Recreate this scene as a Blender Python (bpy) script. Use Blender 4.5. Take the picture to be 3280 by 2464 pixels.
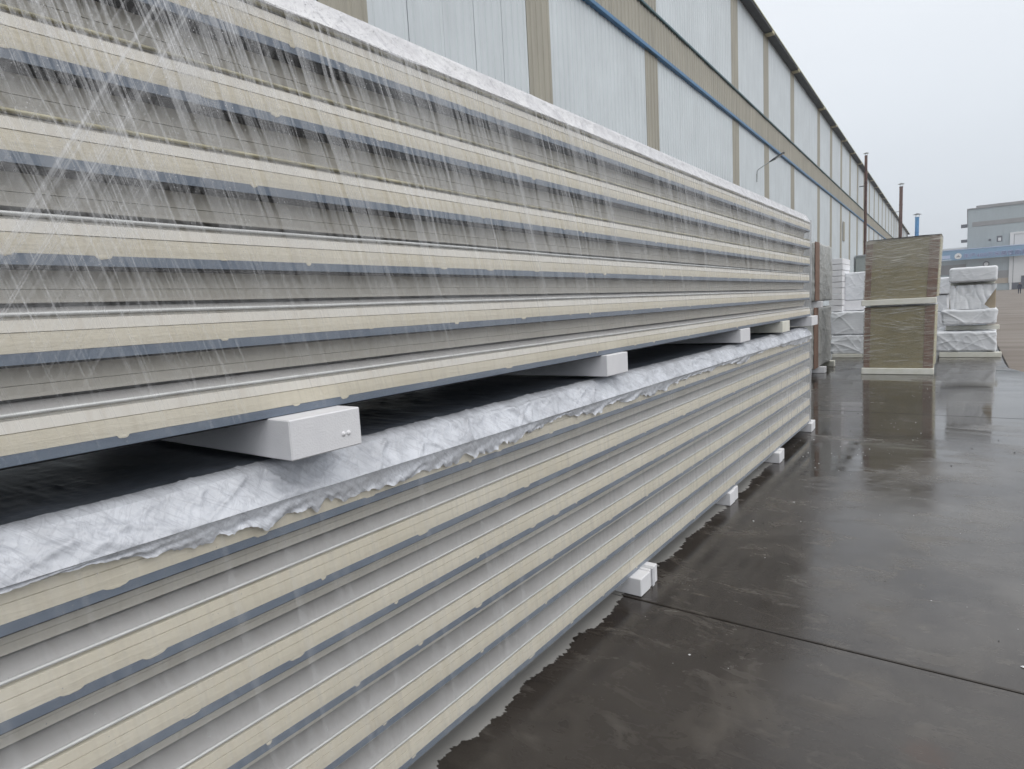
import bpy, math, random
import numpy as np
from mathutils import Matrix, Vector

# ---------------------------------------------------------------- camera, sky, sun, exposure
S = bpy.context.scene
for o in list(bpy.data.objects): bpy.data.objects.remove(o, do_unlink=True)
COL = S.collection
cam_d = bpy.data.cameras.new('camera'); cam = bpy.data.objects.new('camera', cam_d); COL.objects.link(cam)
cam_d.sensor_width = 36.0; cam_d.lens = 36.0 * 2000.0 / 3280.0; cam_d.clip_start = 0.02; cam_d.clip_end = 4000
R = Matrix(((0.809183, -0.023998, 0.587066), (0.585, 0.126, -0.801), (-0.055, 0.992, 0.116)))
_Y = Vector(((3100 - 1640) / 2000, (1232 - 917) / 2000, -1)).normalized()
_p = Vector((0, (1232 - 997.3) / 2000, -1)).normalized()
_Z = _Y.cross(_p).normalized()
if _Z.y < 0: _Z = -_Z
_X = _Y.cross(_Z)
R = Matrix((_X, _Y, _Z))
cam.matrix_world = Matrix.Translation((0, 0, 1.6)) @ R.to_4x4()
S.camera = cam
S.render.resolution_x = 1024; S.render.resolution_y = 769
S.view_settings.view_transform = 'Standard'; S.view_settings.look = 'None'
S.view_settings.gamma = 1.0; S.view_settings.use_curve_mapping = False
S.view_settings.exposure = 0.34
cy = S.cycles; cy.max_bounces = 6; cy.diffuse_bounces = 3; cy.glossy_bounces = 3; cy.transmission_bounces = 4; cy.transparent_max_bounces = 8; cy.volume_bounces = 0; cy.caustics_reflective = False; cy.caustics_refractive = False
SUN_EL, SUN_AZ = math.radians(52), math.radians(100)      # azimuth from +Y towards +X
world = bpy.data.worlds.new('World'); S.world = world; world.use_nodes = True
wn = world.node_tree; wn.nodes.clear()
def W(t): return wn.nodes.new(t)
w_out, w_bg, w_sky, w_mix = W('ShaderNodeOutputWorld'), W('ShaderNodeBackground'), W('ShaderNodeTexSky'), W('ShaderNodeMix')
w_sky.sky_type = 'NISHITA'; w_sky.sun_disc = False; w_sky.sun_elevation = SUN_EL; w_sky.sun_rotation = SUN_AZ
w_sky.dust_density = 6.0; w_sky.air_density = 1.0
w_tc, w_sep, w_ramp = W('ShaderNodeTexCoord'), W('ShaderNodeSeparateXYZ'), W('ShaderNodeValToRGB')
w_noise, w_map, w_mul = W('ShaderNodeTexNoise'), W('ShaderNodeMapping'), W('ShaderNodeMix')
wn.links.new(w_tc.outputs['Generated'], w_sep.inputs[0])
wn.links.new(w_sep.outputs['Z'], w_ramp.inputs[0])
el = w_ramp.color_ramp.elements
el[0].position = 0.0; el[0].color = (0.60, 0.645, 0.70, 1)
el[1].position = 1.0; el[1].color = (1.0, 1.0, 1.0, 1)
e = el.new(0.12); e.color = (0.615, 0.66, 0.715, 1)
e = el.new(0.42); e.color = (0.78, 0.815, 0.86, 1)
w_map.inputs['Scale'].default_value = (1.2, 1.2, 3.5)
wn.links.new(w_tc.outputs['Generated'], w_map.inputs[0]); wn.links.new(w_map.outputs[0], w_noise.inputs['Vector'])
w_noise.inputs['Scale'].default_value = 1.6; w_noise.inputs['Detail'].default_value = 4
w_mr = W('ShaderNodeMapRange'); w_mr.inputs[3].default_value = 9.3; w_mr.inputs[4].default_value = 10.3
wn.links.new(w_noise.outputs[0], w_mr.inputs[0])
w_vm = W('ShaderNodeVectorMath'); w_vm.operation = 'SCALE'
wn.links.new(w_ramp.outputs[0], w_vm.inputs[0]); wn.links.new(w_mr.outputs[0], w_vm.inputs['Scale'])
w_mix.data_type = 'RGBA'; w_mix.inputs[0].default_value = 0.94
wn.links.new(w_sky.outputs[0], w_mix.inputs[6]); wn.links.new(w_vm.outputs[0], w_mix.inputs[7])
wn.links.new(w_mix.outputs[2], w_bg.inputs[0]); w_bg.inputs[1].default_value = 0.10
wn.links.new(w_bg.outputs[0], w_out.inputs[0])
sun_d = bpy.data.lights.new('sun', 'SUN'); sun_d.energy = 0.9; sun_d.angle = math.radians(75); sun_d.color = (1.0, 0.97, 0.93)
sun = bpy.data.objects.new('sun', sun_d); COL.objects.link(sun)
_sd = Vector((math.sin(SUN_AZ) * math.cos(SUN_EL), math.cos(SUN_AZ) * math.cos(SUN_EL), math.sin(SUN_EL)))
sun.rotation_euler = _sd.to_track_quat('Z', 'Y').to_euler(); sun.location = _sd * 50

rng = np.random.default_rng(7); random.seed(7)

# ---------------------------------------------------------------- noise for geometry
def vnoise(x, y, seed=0):
    x = np.asarray(x, float); y = np.asarray(y, float)
    xi = np.floor(x).astype(np.int64); yi = np.floor(y).astype(np.int64); xf = x - xi; yf = y - yi
    def h(a, b):
        n = (a * 374761393 + b * 668265263 + seed * 1442695041) & 0xFFFFFFFF
        n = ((n ^ (n >> 13)) * 1274126177) & 0xFFFFFFFF
        return ((n ^ (n >> 16)) & 0xFFFF) / 65535.0
    u = xf * xf * (3 - 2 * xf); v = yf * yf * (3 - 2 * yf)
    return (h(xi, yi) * (1 - u) + h(xi + 1, yi) * u) * (1 - v) + (h(xi, yi + 1) * (1 - u) + h(xi + 1, yi + 1) * u) * v
def fbm(x, y, seed=0, o=3):
    t = 0; a = 0.5
    for k in range(o): t = t + a * vnoise(x * 2 ** k, y * 2 ** k, seed + k * 17); a *= 0.5
    return t / (1 - 0.5 ** o)
def folds(u, v, seed, dirs, f=6.0, p=3.0):
    """sharp crossing creases in a film: sum of ridged, stretched noises"""
    d = np.zeros_like(np.asarray(u, float))
    for k, (ang, w) in enumerate(dirs):
        c, s = math.cos(ang), math.sin(ang)
        a = (u * c + v * s) * f; b = (-u * s + v * c) * f * 0.28
        n = vnoise(a + 0.6 * vnoise(b * 2, a * .5, seed + 91 + k), b, seed + k * 7)
        d += w * (1 - np.abs(2 * n - 1)) ** p
    return d

# ---------------------------------------------------------------- mesh helpers
class MB:
    def __init__(s): s.v = []; s.f = []
    def add(s, vs, fs):
        b = len(s.v); s.v += [tuple(map(float, q)) for q in vs]; s.f += [tuple(i + b for i in q) for q in fs]; return s
    def box(s, a, b, bev=0.0):
        (x0, y0, z0), (x1, y1, z1) = a, b
        if bev <= 0:
            return s.add([(x0,y0,z0),(x1,y0,z0),(x1,y1,z0),(x0,y1,z0),(x0,y0,z1),(x1,y0,z1),(x1,y1,z1),(x0,y1,z1)],
                [(0,3,2,1),(4,5,6,7),(0,1,5,4),(1,2,6,5),(2,3,7,6),(3,0,4,7)])
        vs = []; idx = {}
        for i, x in enumerate((x0, x1)):
            for j, y in enumerate((y0, y1)):
                for k, z in enumerate((z0, z1)):
                    dx, dy, dz = (bev if i == 0 else -bev), (bev if j == 0 else -bev), (bev if k == 0 else -bev)
                    for ax, q in enumerate(((x, y + dy, z + dz), (x + dx, y, z + dz), (x + dx, y + dy, z))):
                        idx[i, j, k, ax] = len(vs); vs.append(q)
        F = []
        for i in (0, 1): F.append([idx[i, j, k, 0] for j, k in ((0,0),(1,0),(1,1),(0,1))])
        for j in (0, 1): F.append([idx[i, j, k, 1] for i, k in ((0,0),(1,0),(1,1),(0,1))])
        for k in (0, 1): F.append([idx[i, j, k, 2] for i, j in ((0,0),(1,0),(1,1),(0,1))])
        for j in (0, 1):
            for k in (0, 1): F.append([idx[0,j,k,1], idx[1,j,k,1], idx[1,j,k,2], idx[0,j,k,2]])
        for i in (0, 1):
            for k in (0, 1): F.append([idx[i,0,k,0], idx[i,1,k,0], idx[i,1,k,2], idx[i,0,k,2]])
        for i in (0, 1):
            for j in (0, 1): F.append([idx[i,j,0,0], idx[i,j,1,0], idx[i,j,1,1], idx[i,j,0,1]])
        for i in (0, 1):
            for j in (0, 1):
                for k in (0, 1): F.append([idx[i,j,k,0], idx[i,j,k,1], idx[i,j,k,2]])
        return s.add(vs, F)
    def tube(s, p, q, r0, r1=None, n=14, caps=True):
        r1 = r0 if r1 is None else r1
        p, q = Vector(p), Vector(q); d = (q - p).normalized()
        a = d.orthogonal().normalized(); b = d.cross(a); vs = []
        for c, r in ((p, r0), (q, r1)):
            for k in range(n):
                t = 2 * math.pi * k / n; vs.append(c + a * (r * math.cos(t)) + b * (r * math.sin(t)))
        fs = [(k, (k + 1) % n, n + (k + 1) % n, n + k) for k in range(n)]
        if caps: fs += [tuple(range(n))[::-1], tuple(range(n, 2 * n))]
        return s.add(vs, fs)
    def grid(s, P):
        P = np.asarray(P); m, n = P.shape[:2]; b = len(s.v)
        s.v += [tuple(q) for q in P.reshape(-1, 3).tolist()]
        i = np.arange(m - 1)[:, None] * n + np.arange(n - 1)[None, :] + b
        s.f += np.stack([i, i + 1, i + n + 1, i + n], -1).reshape(-1, 4).tolist(); return s
    def extrude(s, prof, ys, dz=None, closed=True, caps=True):
        """profile (x, z) swept along y; dz(y) small offset"""
        b = len(s.v); n = len(prof)
        for y in ys:
            o = dz(y) if dz else 0.0
            s.v += [(px, float(y), pz + o) for px, pz in prof]
        for k in range(len(ys) - 1):
            for i in range(n if closed else n - 1):
                j = (i + 1) % n
                s.f.append((b + k * n + i, b + k * n + j, b + (k + 1) * n + j, b + (k + 1) * n + i))
        if closed and caps:
            s.f.append(tuple(b + i for i in range(n))[::-1]); s.f.append(tuple(b + (len(ys) - 1) * n + i for i in range(n)))
        return s
    def mesh(s, name, m, smooth=False):
        me = bpy.data.meshes.new(name); me.from_pydata(s.v, [], s.f); me.update()
        if m is not None: me.materials.append(m)
        if smooth: me.shade_smooth()
        return me
    def build(s, name, m, parent=None, smooth=False, fix=True):
        me = s.mesh(name, m, smooth)
        if fix:
            import bmesh
            bm = bmesh.new(); bm.from_mesh(me); bmesh.ops.recalc_face_normals(bm, faces=bm.faces); bm.to_mesh(me); bm.free()
        return link(name, me, parent)
def link(name, me, parent=None):
    o = bpy.data.objects.new(name, me); COL.objects.link(o)
    if parent: o.parent = parent
    return o
def tag(o, label=None, cat=None, group=None, kind=None):
    for k, v in (('label', label), ('category', cat), ('group', group), ('kind', kind)):
        if v: o[k] = v
    return o
def empty(name, loc=(0, 0, 0), rz=0.0):
    o = bpy.data.objects.new(name, None); COL.objects.link(o); o.location = loc; o.rotation_euler.z = rz
    o.empty_display_size = 0.2; return o

# ---------------------------------------------------------------- material helpers
class NT:
    def __init__(s, name):
        s.m = bpy.data.materials.new(name); s.m.use_nodes = True; s.t = s.m.node_tree; s.t.nodes.clear()
        s.out = s.t.nodes.new('ShaderNodeOutputMaterial')
    def n(s, t): return s.t.nodes.new('ShaderNode' + t)
    def put(s, sock, v):
        if hasattr(v, 'default_value') or isinstance(v, bpy.types.NodeSocket): s.t.links.new(v, sock)
        elif v is not None:
            if isinstance(v, (tuple, list)) and len(v) == 3 and len(sock.default_value) == 4: v = (*v, 1)
            sock.default_value = v
    def math(s, op, a, b=None, c=None, clamp=False):
        k = s.n('Math'); k.operation = op; k.use_clamp = clamp
        for i, v in enumerate((a, b, c)):
            if v is not None: s.put(k.inputs[i], v)
        return k.outputs[0]
    def pos(s):
        g = s.n('NewGeometry'); return g.outputs['Position']
    def obj(s): return s.n('TexCoord').outputs['Object']
    def sep(s, v):
        k = s.n('SeparateXYZ'); s.put(k.inputs[0], v); return k.outputs
    def comb(s, x=0.0, y=0.0, z=0.0):
        k = s.n('CombineXYZ')
        for i, v in enumerate((x, y, z)): s.put(k.inputs[i], v)
        return k.outputs[0]
    def scale(s, v, sc):
        k = s.n('VectorMath'); k.operation = 'MULTIPLY'; s.put(k.inputs[0], v); k.inputs[1].default_value = sc; return k.outputs[0]
    def noise(s, v, scale=1.0, detail=3.0, rough=0.5, dist=0.0):
        k = s.n('TexNoise'); s.put(k.inputs['Vector'], v); k.inputs['Scale'].default_value = scale
        k.inputs['Detail'].default_value = detail; k.inputs['Roughness'].default_value = rough; k.inputs['Distortion'].default_value = dist
        return k.outputs[0]
    def voro(s, v, scale=1.0):
        k = s.n('TexVoronoi'); s.put(k.inputs['Vector'], v); k.inputs['Scale'].default_value = scale; return k.outputs[0]
    def mr(s, v, a, b, c=0.0, d=1.0, smooth=False):
        k = s.n('MapRange'); k.clamp = True
        if smooth: k.interpolation_type = 'SMOOTHSTEP'
        s.put(k.inputs[0], v)
        for i, q in enumerate((a, b, c, d)): s.put(k.inputs[i + 1], q)
        return k.outputs[0]
    def mix(s, f, a, b, mode='MIX'):
        k = s.n('Mix'); k.data_type = 'RGBA'; k.blend_type = mode
        s.put(k.inputs[0], f); s.put(k.inputs[6], a); s.put(k.inputs[7], b); return k.outputs[2]
    def bump(s, h, strength=0.3, dist=0.01, normal=None):
        k = s.n('Bump'); k.inputs['Strength'].default_value = strength; k.inputs['Distance'].default_value = dist
        s.put(k.inputs['Height'], h)
        if normal: s.put(k.inputs['Normal'], normal)
        return k.outputs[0]
    def bsdf(s, color=None, rough=0.6, normal=None, metal=0.0, spec=0.5, coat=0.0):
        k = s.n('BsdfPrincipled')
        s.put(k.inputs['Base Color'], color); s.put(k.inputs['Roughness'], rough); s.put(k.inputs['Metallic'], metal)
        s.put(k.inputs['Specular IOR Level'], spec)
        if coat: k.inputs['Coat Weight'].default_value = coat; k.inputs['Coat Roughness'].default_value = 0.08
        if normal: s.put(k.inputs['Normal'], normal)
        return k.outputs[0]
    def done(s, sh): s.t.links.new(sh, s.out.inputs[0]); return s.m
    def mixsh(s, f, a, b):
        k = s.n('MixShader'); s.put(k.inputs[0], f); s.t.links.new(a, k.inputs[1]); s.t.links.new(b, k.inputs[2]); return k.outputs[0]

M = {}
def simple(name, c, rough=0.6, var=0.12, sc=6.0, bump=0.0, bsc=60.0, metal=0.0, spec=0.5, streak=0.0):
    t = NT(name); p = t.pos()
    n = t.noise(p, sc, 4, 0.6)
    k = t.mr(n, 0.3, 0.7, 1 - var, 1 + var)
    if streak:
        st = t.noise(t.scale(p, (7, 7, 0.35)), 1.0, 4, 0.6); k = t.math('MULTIPLY', k, t.mr(st, 0.35, 0.7, 1 - streak, 1.0))
    vm = t.n('VectorMath'); vm.operation = 'SCALE'; vm.inputs[0].default_value = c; t.put(vm.inputs['Scale'], k)
    nr = t.bump(t.noise(p, bsc, 3), bump, 0.01) if bump else None
    M[name] = t.done(t.bsdf(vm.outputs[0], rough, nr, metal, spec)); return M[name]

simple('white_cladding', (0.66, 0.71, 0.74), 0.45, 0.05, 0.7, streak=0.09)
simple('beige_cladding', (0.395, 0.37, 0.305), 0.5, 0.07, 0.7, streak=0.16)
simple('blue_trim', (0.045, 0.17, 0.34), 0.4, 0.15, 3)
simple('green_trim', (0.035, 0.10, 0.12), 0.45, 0.2, 3)
simple('soffit', (0.07, 0.075, 0.08), 0.7, 0.2, 3)
simple('roof_edge', (0.62, 0.62, 0.42), 0.5, 0.1, 3)
simple('bracket_cream', (0.55, 0.50, 0.33), 0.6, 0.1, 3)
simple('wall_core', (0.05, 0.05, 0.05), 0.9)
simple('rust_steel', (0.10, 0.05, 0.042), 0.7, 0.5, 2.5, 0.4, 25)
simple('dark_steel', (0.10, 0.11, 0.12), 0.45, 0.2)
simple('grey_steel', (0.40, 0.42, 0.43), 0.4, 0.1)
simple('blue_pipe', (0.06, 0.24, 0.50), 0.4, 0.2, 2)
simple('hall_wall', (0.40, 0.46, 0.49), 0.55, 0.05, 0.2, streak=0.1)
simple('hall_grey', (0.27, 0.27, 0.28), 0.6, 0.08, 0.3)
simple('hall_white', (0.72, 0.73, 0.74), 0.5, 0.04, 0.4)
simple('hall_dark', (0.07, 0.08, 0.11), 0.5, 0.2)
simple('hall_tan', (0.42, 0.36, 0.29), 0.7, 0.1, 0.4)
simple('banner_blue', (0.20, 0.35, 0.52), 0.5, 0.08, 0.3)
simple('banner_ink', (0.10, 0.12, 0.30), 0.6, 0.05)
simple('banner_pale', (0.50, 0.58, 0.78), 0.6, 0.05)
simple('banner_white', (0.8, 0.8, 0.8), 0.6, 0.03)
simple('shed_grey', (0.33, 0.36, 0.35), 0.6, 0.08)
simple('khaki_board', (0.26, 0.225, 0.13), 0.7, 0.12, 4, 0.2, 30)
simple('cardboard', (0.225, 0.14, 0.105), 0.8, 0.15, 9, 0.3, 70, streak=0.15)
simple('board_edge', (0.55, 0.52, 0.36), 0.7, 0.1)
simple('bead_silver', (0.62, 0.63, 0.62), 0.35, 0.12, 15, metal=0.15)
simple('cloth_navy', (0.025, 0.03, 0.06), 0.9)
simple('skin_tone', (0.45, 0.28, 0.20), 0.6)
simple('hair_black', (0.02, 0.02, 0.02), 0.6)
simple('tan_box', (0.40, 0.335, 0.25), 0.8, 0.1)
simple('shade_black', (0.010, 0.011, 0.014), 0.6, 0.3, 40)
simple('grimy_bead', (0.40, 0.37, 0.25), 0.5, 0.45, 14)
simple('top_skin', (0.10, 0.115, 0.14), 0.45, 0.35, 9, 0.4, 20)
simple('pebble_dark', (0.03, 0.03, 0.032), 0.6, 0.3)

def m_foam_white():
    t = NT('white_foam'); p = t.pos()
    v = t.voro(p, 210); n = t.noise(p, 9, 3)
    c = t.mix(t.mr(n, .3, .75), (0.71, 0.71, 0.735), (0.78, 0.78, 0.795))
    c = t.mix(t.mr(t.noise(t.scale(p, (6, 9, 14)), 1, 5, .7), .60, .78, 0, .35), c, (0.50, 0.485, 0.46))
    return t.done(t.bsdf(c, 0.75, t.bump(t.math('ADD', v, t.math('MULTIPLY', n, 1.5)), 0.16, 0.003), spec=0.3))
M['foam'] = m_foam_white()
def m_foam_cream():
    t = NT('old_foam'); p = t.pos(); n = t.noise(p, 6, 4)
    c = t.mix(t.mr(n, .3, .7), (0.70, 0.69, 0.60), (0.80, 0.79, 0.73))
    return t.done(t.bsdf(c, 0.8, t.bump(t.voro(p, 160), 0.3, 0.004), spec=0.3))
M['foam_cream'] = m_foam_cream()
def m_core():
    # poured foam core: rough cream, with faint run-off streaks and fine horizontal tears
    t = NT('foam_core'); p = t.pos(); x, y, z = t.sep(p)
    n1 = t.noise(t.scale(p, (3, 2.2, 3)), 1, 5, 0.6)
    tear = t.noise(t.scale(p, (30, 26, 190)), 1, 4, 0.65, 0.6)
    sk = t.noise(t.comb(t.math('MULTIPLY', t.math('ADD', y, t.math('MULTIPLY', z, 0.12)), 46), t.math('MULTIPLY', z, 1.3)), 1, 2, 0.55)
    c = t.mix(t.mr(n1, .32, .68), (0.64, 0.59, 0.475), (0.71, 0.665, 0.56))
    c = t.mix(t.mr(sk, .50, .75, 0, .22), c, (0.44, 0.38, 0.29))
    c = t.mix(t.mr(sk, .42, .20, 0, .25), c, (0.74, 0.69, 0.58))
    c = t.mix(t.mr(tear, .66, .8, 0, .16), c, (0.40, 0.33, 0.22))
    return t.done(t.bsdf(c, 0.62, t.bump(tear, 0.22, 0.005), spec=0.35))
M['core'] = m_core()
def m_facing():
    t = NT('paper_facing'); p = t.pos(); x, y, z = t.sep(p)
    sk = t.noise(t.comb(t.math('MULTIPLY', t.math('ADD', y, t.math('MULTIPLY', z, 0.12)), 40), t.math('MULTIPLY', z, 1.5)), 1, 2, 0.55)
    n1 = t.noise(t.scale(p, (2, 1.6, 6)), 1, 4)
    c = t.mix(t.mr(n1, .3, .7), (0.74, 0.705, 0.63), (0.80, 0.775, 0.72))
    c = t.mix(t.mr(sk, .50, .8, 0, .28), c, (0.48, 0.40, 0.31))
    return t.done(t.bsdf(c, 0.5, spec=0.4))
M['facing'] = m_facing()
def m_lining():
    t = NT('edge_lining'); p = t.pos(); x, y, z = t.sep(p)
    n1 = t.noise(t.scale(p, (4, 2.0, 14)), 1, 5, 0.6)
    sk = t.noise(t.comb(t.math('MULTIPLY', y, 55), t.math('MULTIPLY', z, 3)), 1, 3, 0.6)
    c = t.mix(t.mr(n1, .3, .7), (0.57, 0.54, 0.475), (0.66, 0.635, 0.575))
    c = t.mix(t.mr(sk, .55, .8, 0, .3), c, (0.35, 0.31, 0.26))
    return t.done(t.bsdf(c, 0.55, t.bump(n1, .2, .004), spec=0.4))
M['lining'] = m_lining()
def m_lip():
    t = NT('coated_lip'); p = t.pos(); x, y, z = t.sep(p)
    sk = t.noise(t.comb(t.math('MULTIPLY', y, 42), t.math('MULTIPLY', x, 4)), 1, 4, 0.65)
    n1 = t.noise(t.scale(p, (3, 1.5, 3)), 1, 4)
    c = t.mix(t.mr(n1, .3, .7), (0.45, 0.445, 0.445), (0.53, 0.525, 0.525))
    c = t.mix(t.mr(sk, .52, .8, 0, .38), c, (0.38, 0.355, 0.33))
    return t.done(t.bsdf(c, 0.36, spec=0.5))
M['lip'] = m_lip()
def m_skin():
    t = NT('blue_grey_skin'); p = t.pos(); x, y, z = t.sep(p)
    n1 = t.noise(t.scale(p, (5, 3, 20)), 1, 5, 0.6)
    sc = t.noise(t.scale(p, (60, 22, 150)), 1, 3, 0.7, 1.0)
    c = t.mix(t.mr(n1, .3, .7), (0.12, 0.15, 0.20), (0.165, 0.20, 0.25))
    c = t.mix(t.mr(sc, .70, .78, 0, .35), c, (0.42, 0.42, 0.40))
    return t.done(t.bsdf(c, 0.42, spec=0.5))
M['skin'] = m_skin()
def m_drape():
    # thin milky polythene: bright, dirty grey film of dust in patches, fine drag lines
    t = NT('milky_film'); p = t.pos(); x, y, z = t.sep(p)
    n1 = t.noise(p, 5, 5, 0.62); n2 = t.noise(t.scale(p, (30, 60, 14)), 1, 4, 0.65, 0.8)
    c = t.mix(t.mr(n1, .35, .72), (0.78, 0.81, 0.87), (0.66, 0.685, 0.745))
    c = t.mix(t.mr(n2, .60, .78, 0, .5), c, (0.44, 0.45, 0.49))
    fz = t.noise(t.comb(t.math('MULTIPLY', t.math('ADD', y, z), 26), t.math('MULTIPLY', t.math('SUBTRACT', y, z), 9), t.math('MULTIPLY', x, 9)), 1, 4, 0.6, 1.4)
    g1 = t.noise(t.comb(t.math('MULTIPLY', t.math('ADD', y, t.math('MULTIPLY', z, 1.1)), 21), t.math('MULTIPLY', t.math('SUBTRACT', z, y), 4), 1.0), 1, 3, 0.6, .7)
    g2 = t.noise(t.comb(t.math('MULTIPLY', t.math('SUBTRACT', y, t.math('MULTIPLY', z, .9)), 24), t.math('MULTIPLY', t.math('ADD', z, y), 4), 5.0), 1, 3, 0.6, .7)
    rg = t.math('MAXIMUM', t.mr(t.math('ABSOLUTE', t.math('SUBTRACT', g1, .5)), 0, .03, 1, 0), t.mr(t.math('ABSOLUTE', t.math('SUBTRACT', g2, .48)), 0, .025, .8, 0))
    c = t.mix(t.math('MULTIPLY', rg, .30), c, (0.36, 0.37, 0.42))  # thin dark fold lines: crease shading painted into the film colour
    fz = t.math('ADD', fz, t.math('MULTIPLY', t.math('ADD', g1, g2), 1.3))
    d = t.bsdf(c, 0.22, t.bump(t.math('ADD', t.math('MULTIPLY', fz, 1.0), t.math('ADD', n2, n1)), 0.30, 0.012), spec=0.7)
    tr = t.n('BsdfTranslucent'); t.put(tr.inputs[0], c)
    kk = t.n('BsdfTransparent')
    return t.done(t.mixsh(t.mr(n1, .4, .65, .04, .24), t.mixsh(0.15, d, tr.outputs[0]), kk.outputs[0]))
M['drape'] = m_drape()
def m_topfilm():
    # clear film over the top of the upper pack, beaded with rain
    t = NT('beaded_film'); p = t.pos()
    n1 = t.noise(p, 7, 5, 0.62); n2 = t.noise(p, 36, 4, 0.6, 0.6); v = t.voro(p, 90)
    drop = t.mr(v, 0.10, 0.24, 1, 0)
    c = t.mix(t.mr(n1, .35, .7), (0.95, 0.95, 0.97), (0.88, 0.88, 0.92))
    x, y, z = t.sep(p)
    dg = t.noise(t.comb(t.math('MULTIPLY', t.math('ADD', y, t.math('MULTIPLY', z, 0.55)), 42), t.math('MULTIPLY', z, 3)), 1, 3, 0.6)
    c = t.mix(t.mr(n2, .56, .74, 0, .5), c, (0.50, 0.50, 0.56))
    c = t.mix(t.mr(dg, .62, .72, 0, .45), c, (0.45, 0.45, 0.52))
    c = t.mix(t.mr(t.voro(p, 62), .10, .17, .85, 0), c, (0.97, 0.97, 0.97))
    b = t.bump(t.math('ADD', t.math('MULTIPLY', drop, 1.6), n2), 0.55, 0.008)
    d = t.bsdf(c, 0.14, b, spec=0.7)
    tr = t.n('BsdfTranslucent'); t.put(tr.inputs[0], c)
    k = t.n('BsdfTransparent')
    s1 = t.mixsh(0.25, d, tr.outputs[0])
    return t.done(t.mixsh(t.mr(n1, .42, .66, 0.0, 0.14), s1, k.outputs[0]))
M['topfilm'] = m_topfilm()
def m_wrapwhite():
    t = NT('white_wrap'); p = t.pos()
    n1 = t.noise(p, 2.2, 5, 0.6); n2 = t.noise(t.scale(p, (5, 5, 22)), 1, 4, 0.6, 1.2)
    c = t.mix(t.mr(n1, .35, .7), (0.80, 0.82, 0.85), (0.69, 0.71, 0.745))
    c = t.mix(t.mr(n2, .6, .8, 0, .22), c, (0.50, 0.51, 0.54))
    return t.done(t.bsdf(c, 0.45, t.bump(n2, 0.25, 0.03), spec=0.4))
M['wrap'] = m_wrapwhite()
def m_wrapgrey():
    t = NT('grey_wrap'); p = t.pos()
    n2 = t.noise(t.scale(p, (4, 4, 26)), 1, 4, 0.6, 1.6); n1 = t.noise(p, 3, 4)
    c = t.mix(t.mr(n1, .3, .7), (0.34, 0.345, 0.33), (0.44, 0.44, 0.42))
    c = t.mix(t.mr(n2, .58, .75, 0, .6), c, (0.20, 0.20, 0.19))
    return t.done(t.bsdf(c, 0.4, t.bump(n2, 0.4, 0.03), spec=0.5))
M['wrapgrey'] = m_wrapgrey()

def film_shader(t, alpha, tint=(0.84, 0.86, 0.89), normal=None, gloss=0.05):
    d = t.n('BsdfDiffuse'); t.put(d.inputs[0], tint)
    tr = t.n('BsdfTranslucent'); t.put(tr.inputs[0], tint)
    k = t.n('BsdfTransparent'); k.inputs[0].default_value = (0.985, 0.985, 0.985, 1)
    g = t.n('BsdfGlossy'); g.inputs['Roughness'].default_value = 0.10; g.inputs[0].default_value = (1, 1, 1, 1)
    if normal:
        for q in (d, g): t.put(q.inputs['Normal'], normal)
    milk = t.mixsh(0.15, d.outputs[0], tr.outputs[0])
    base = t.mixsh(alpha, k.outputs[0], milk)
    lw = t.n('LayerWeight'); lw.inputs[0].default_value = 0.28
    fac = t.math('MULTIPLY', lw.outputs[0], gloss * 4)
    return t.mixsh(t.math('ADD', fac, gloss * .3, clamp=True), base, g.outputs[0])
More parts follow.
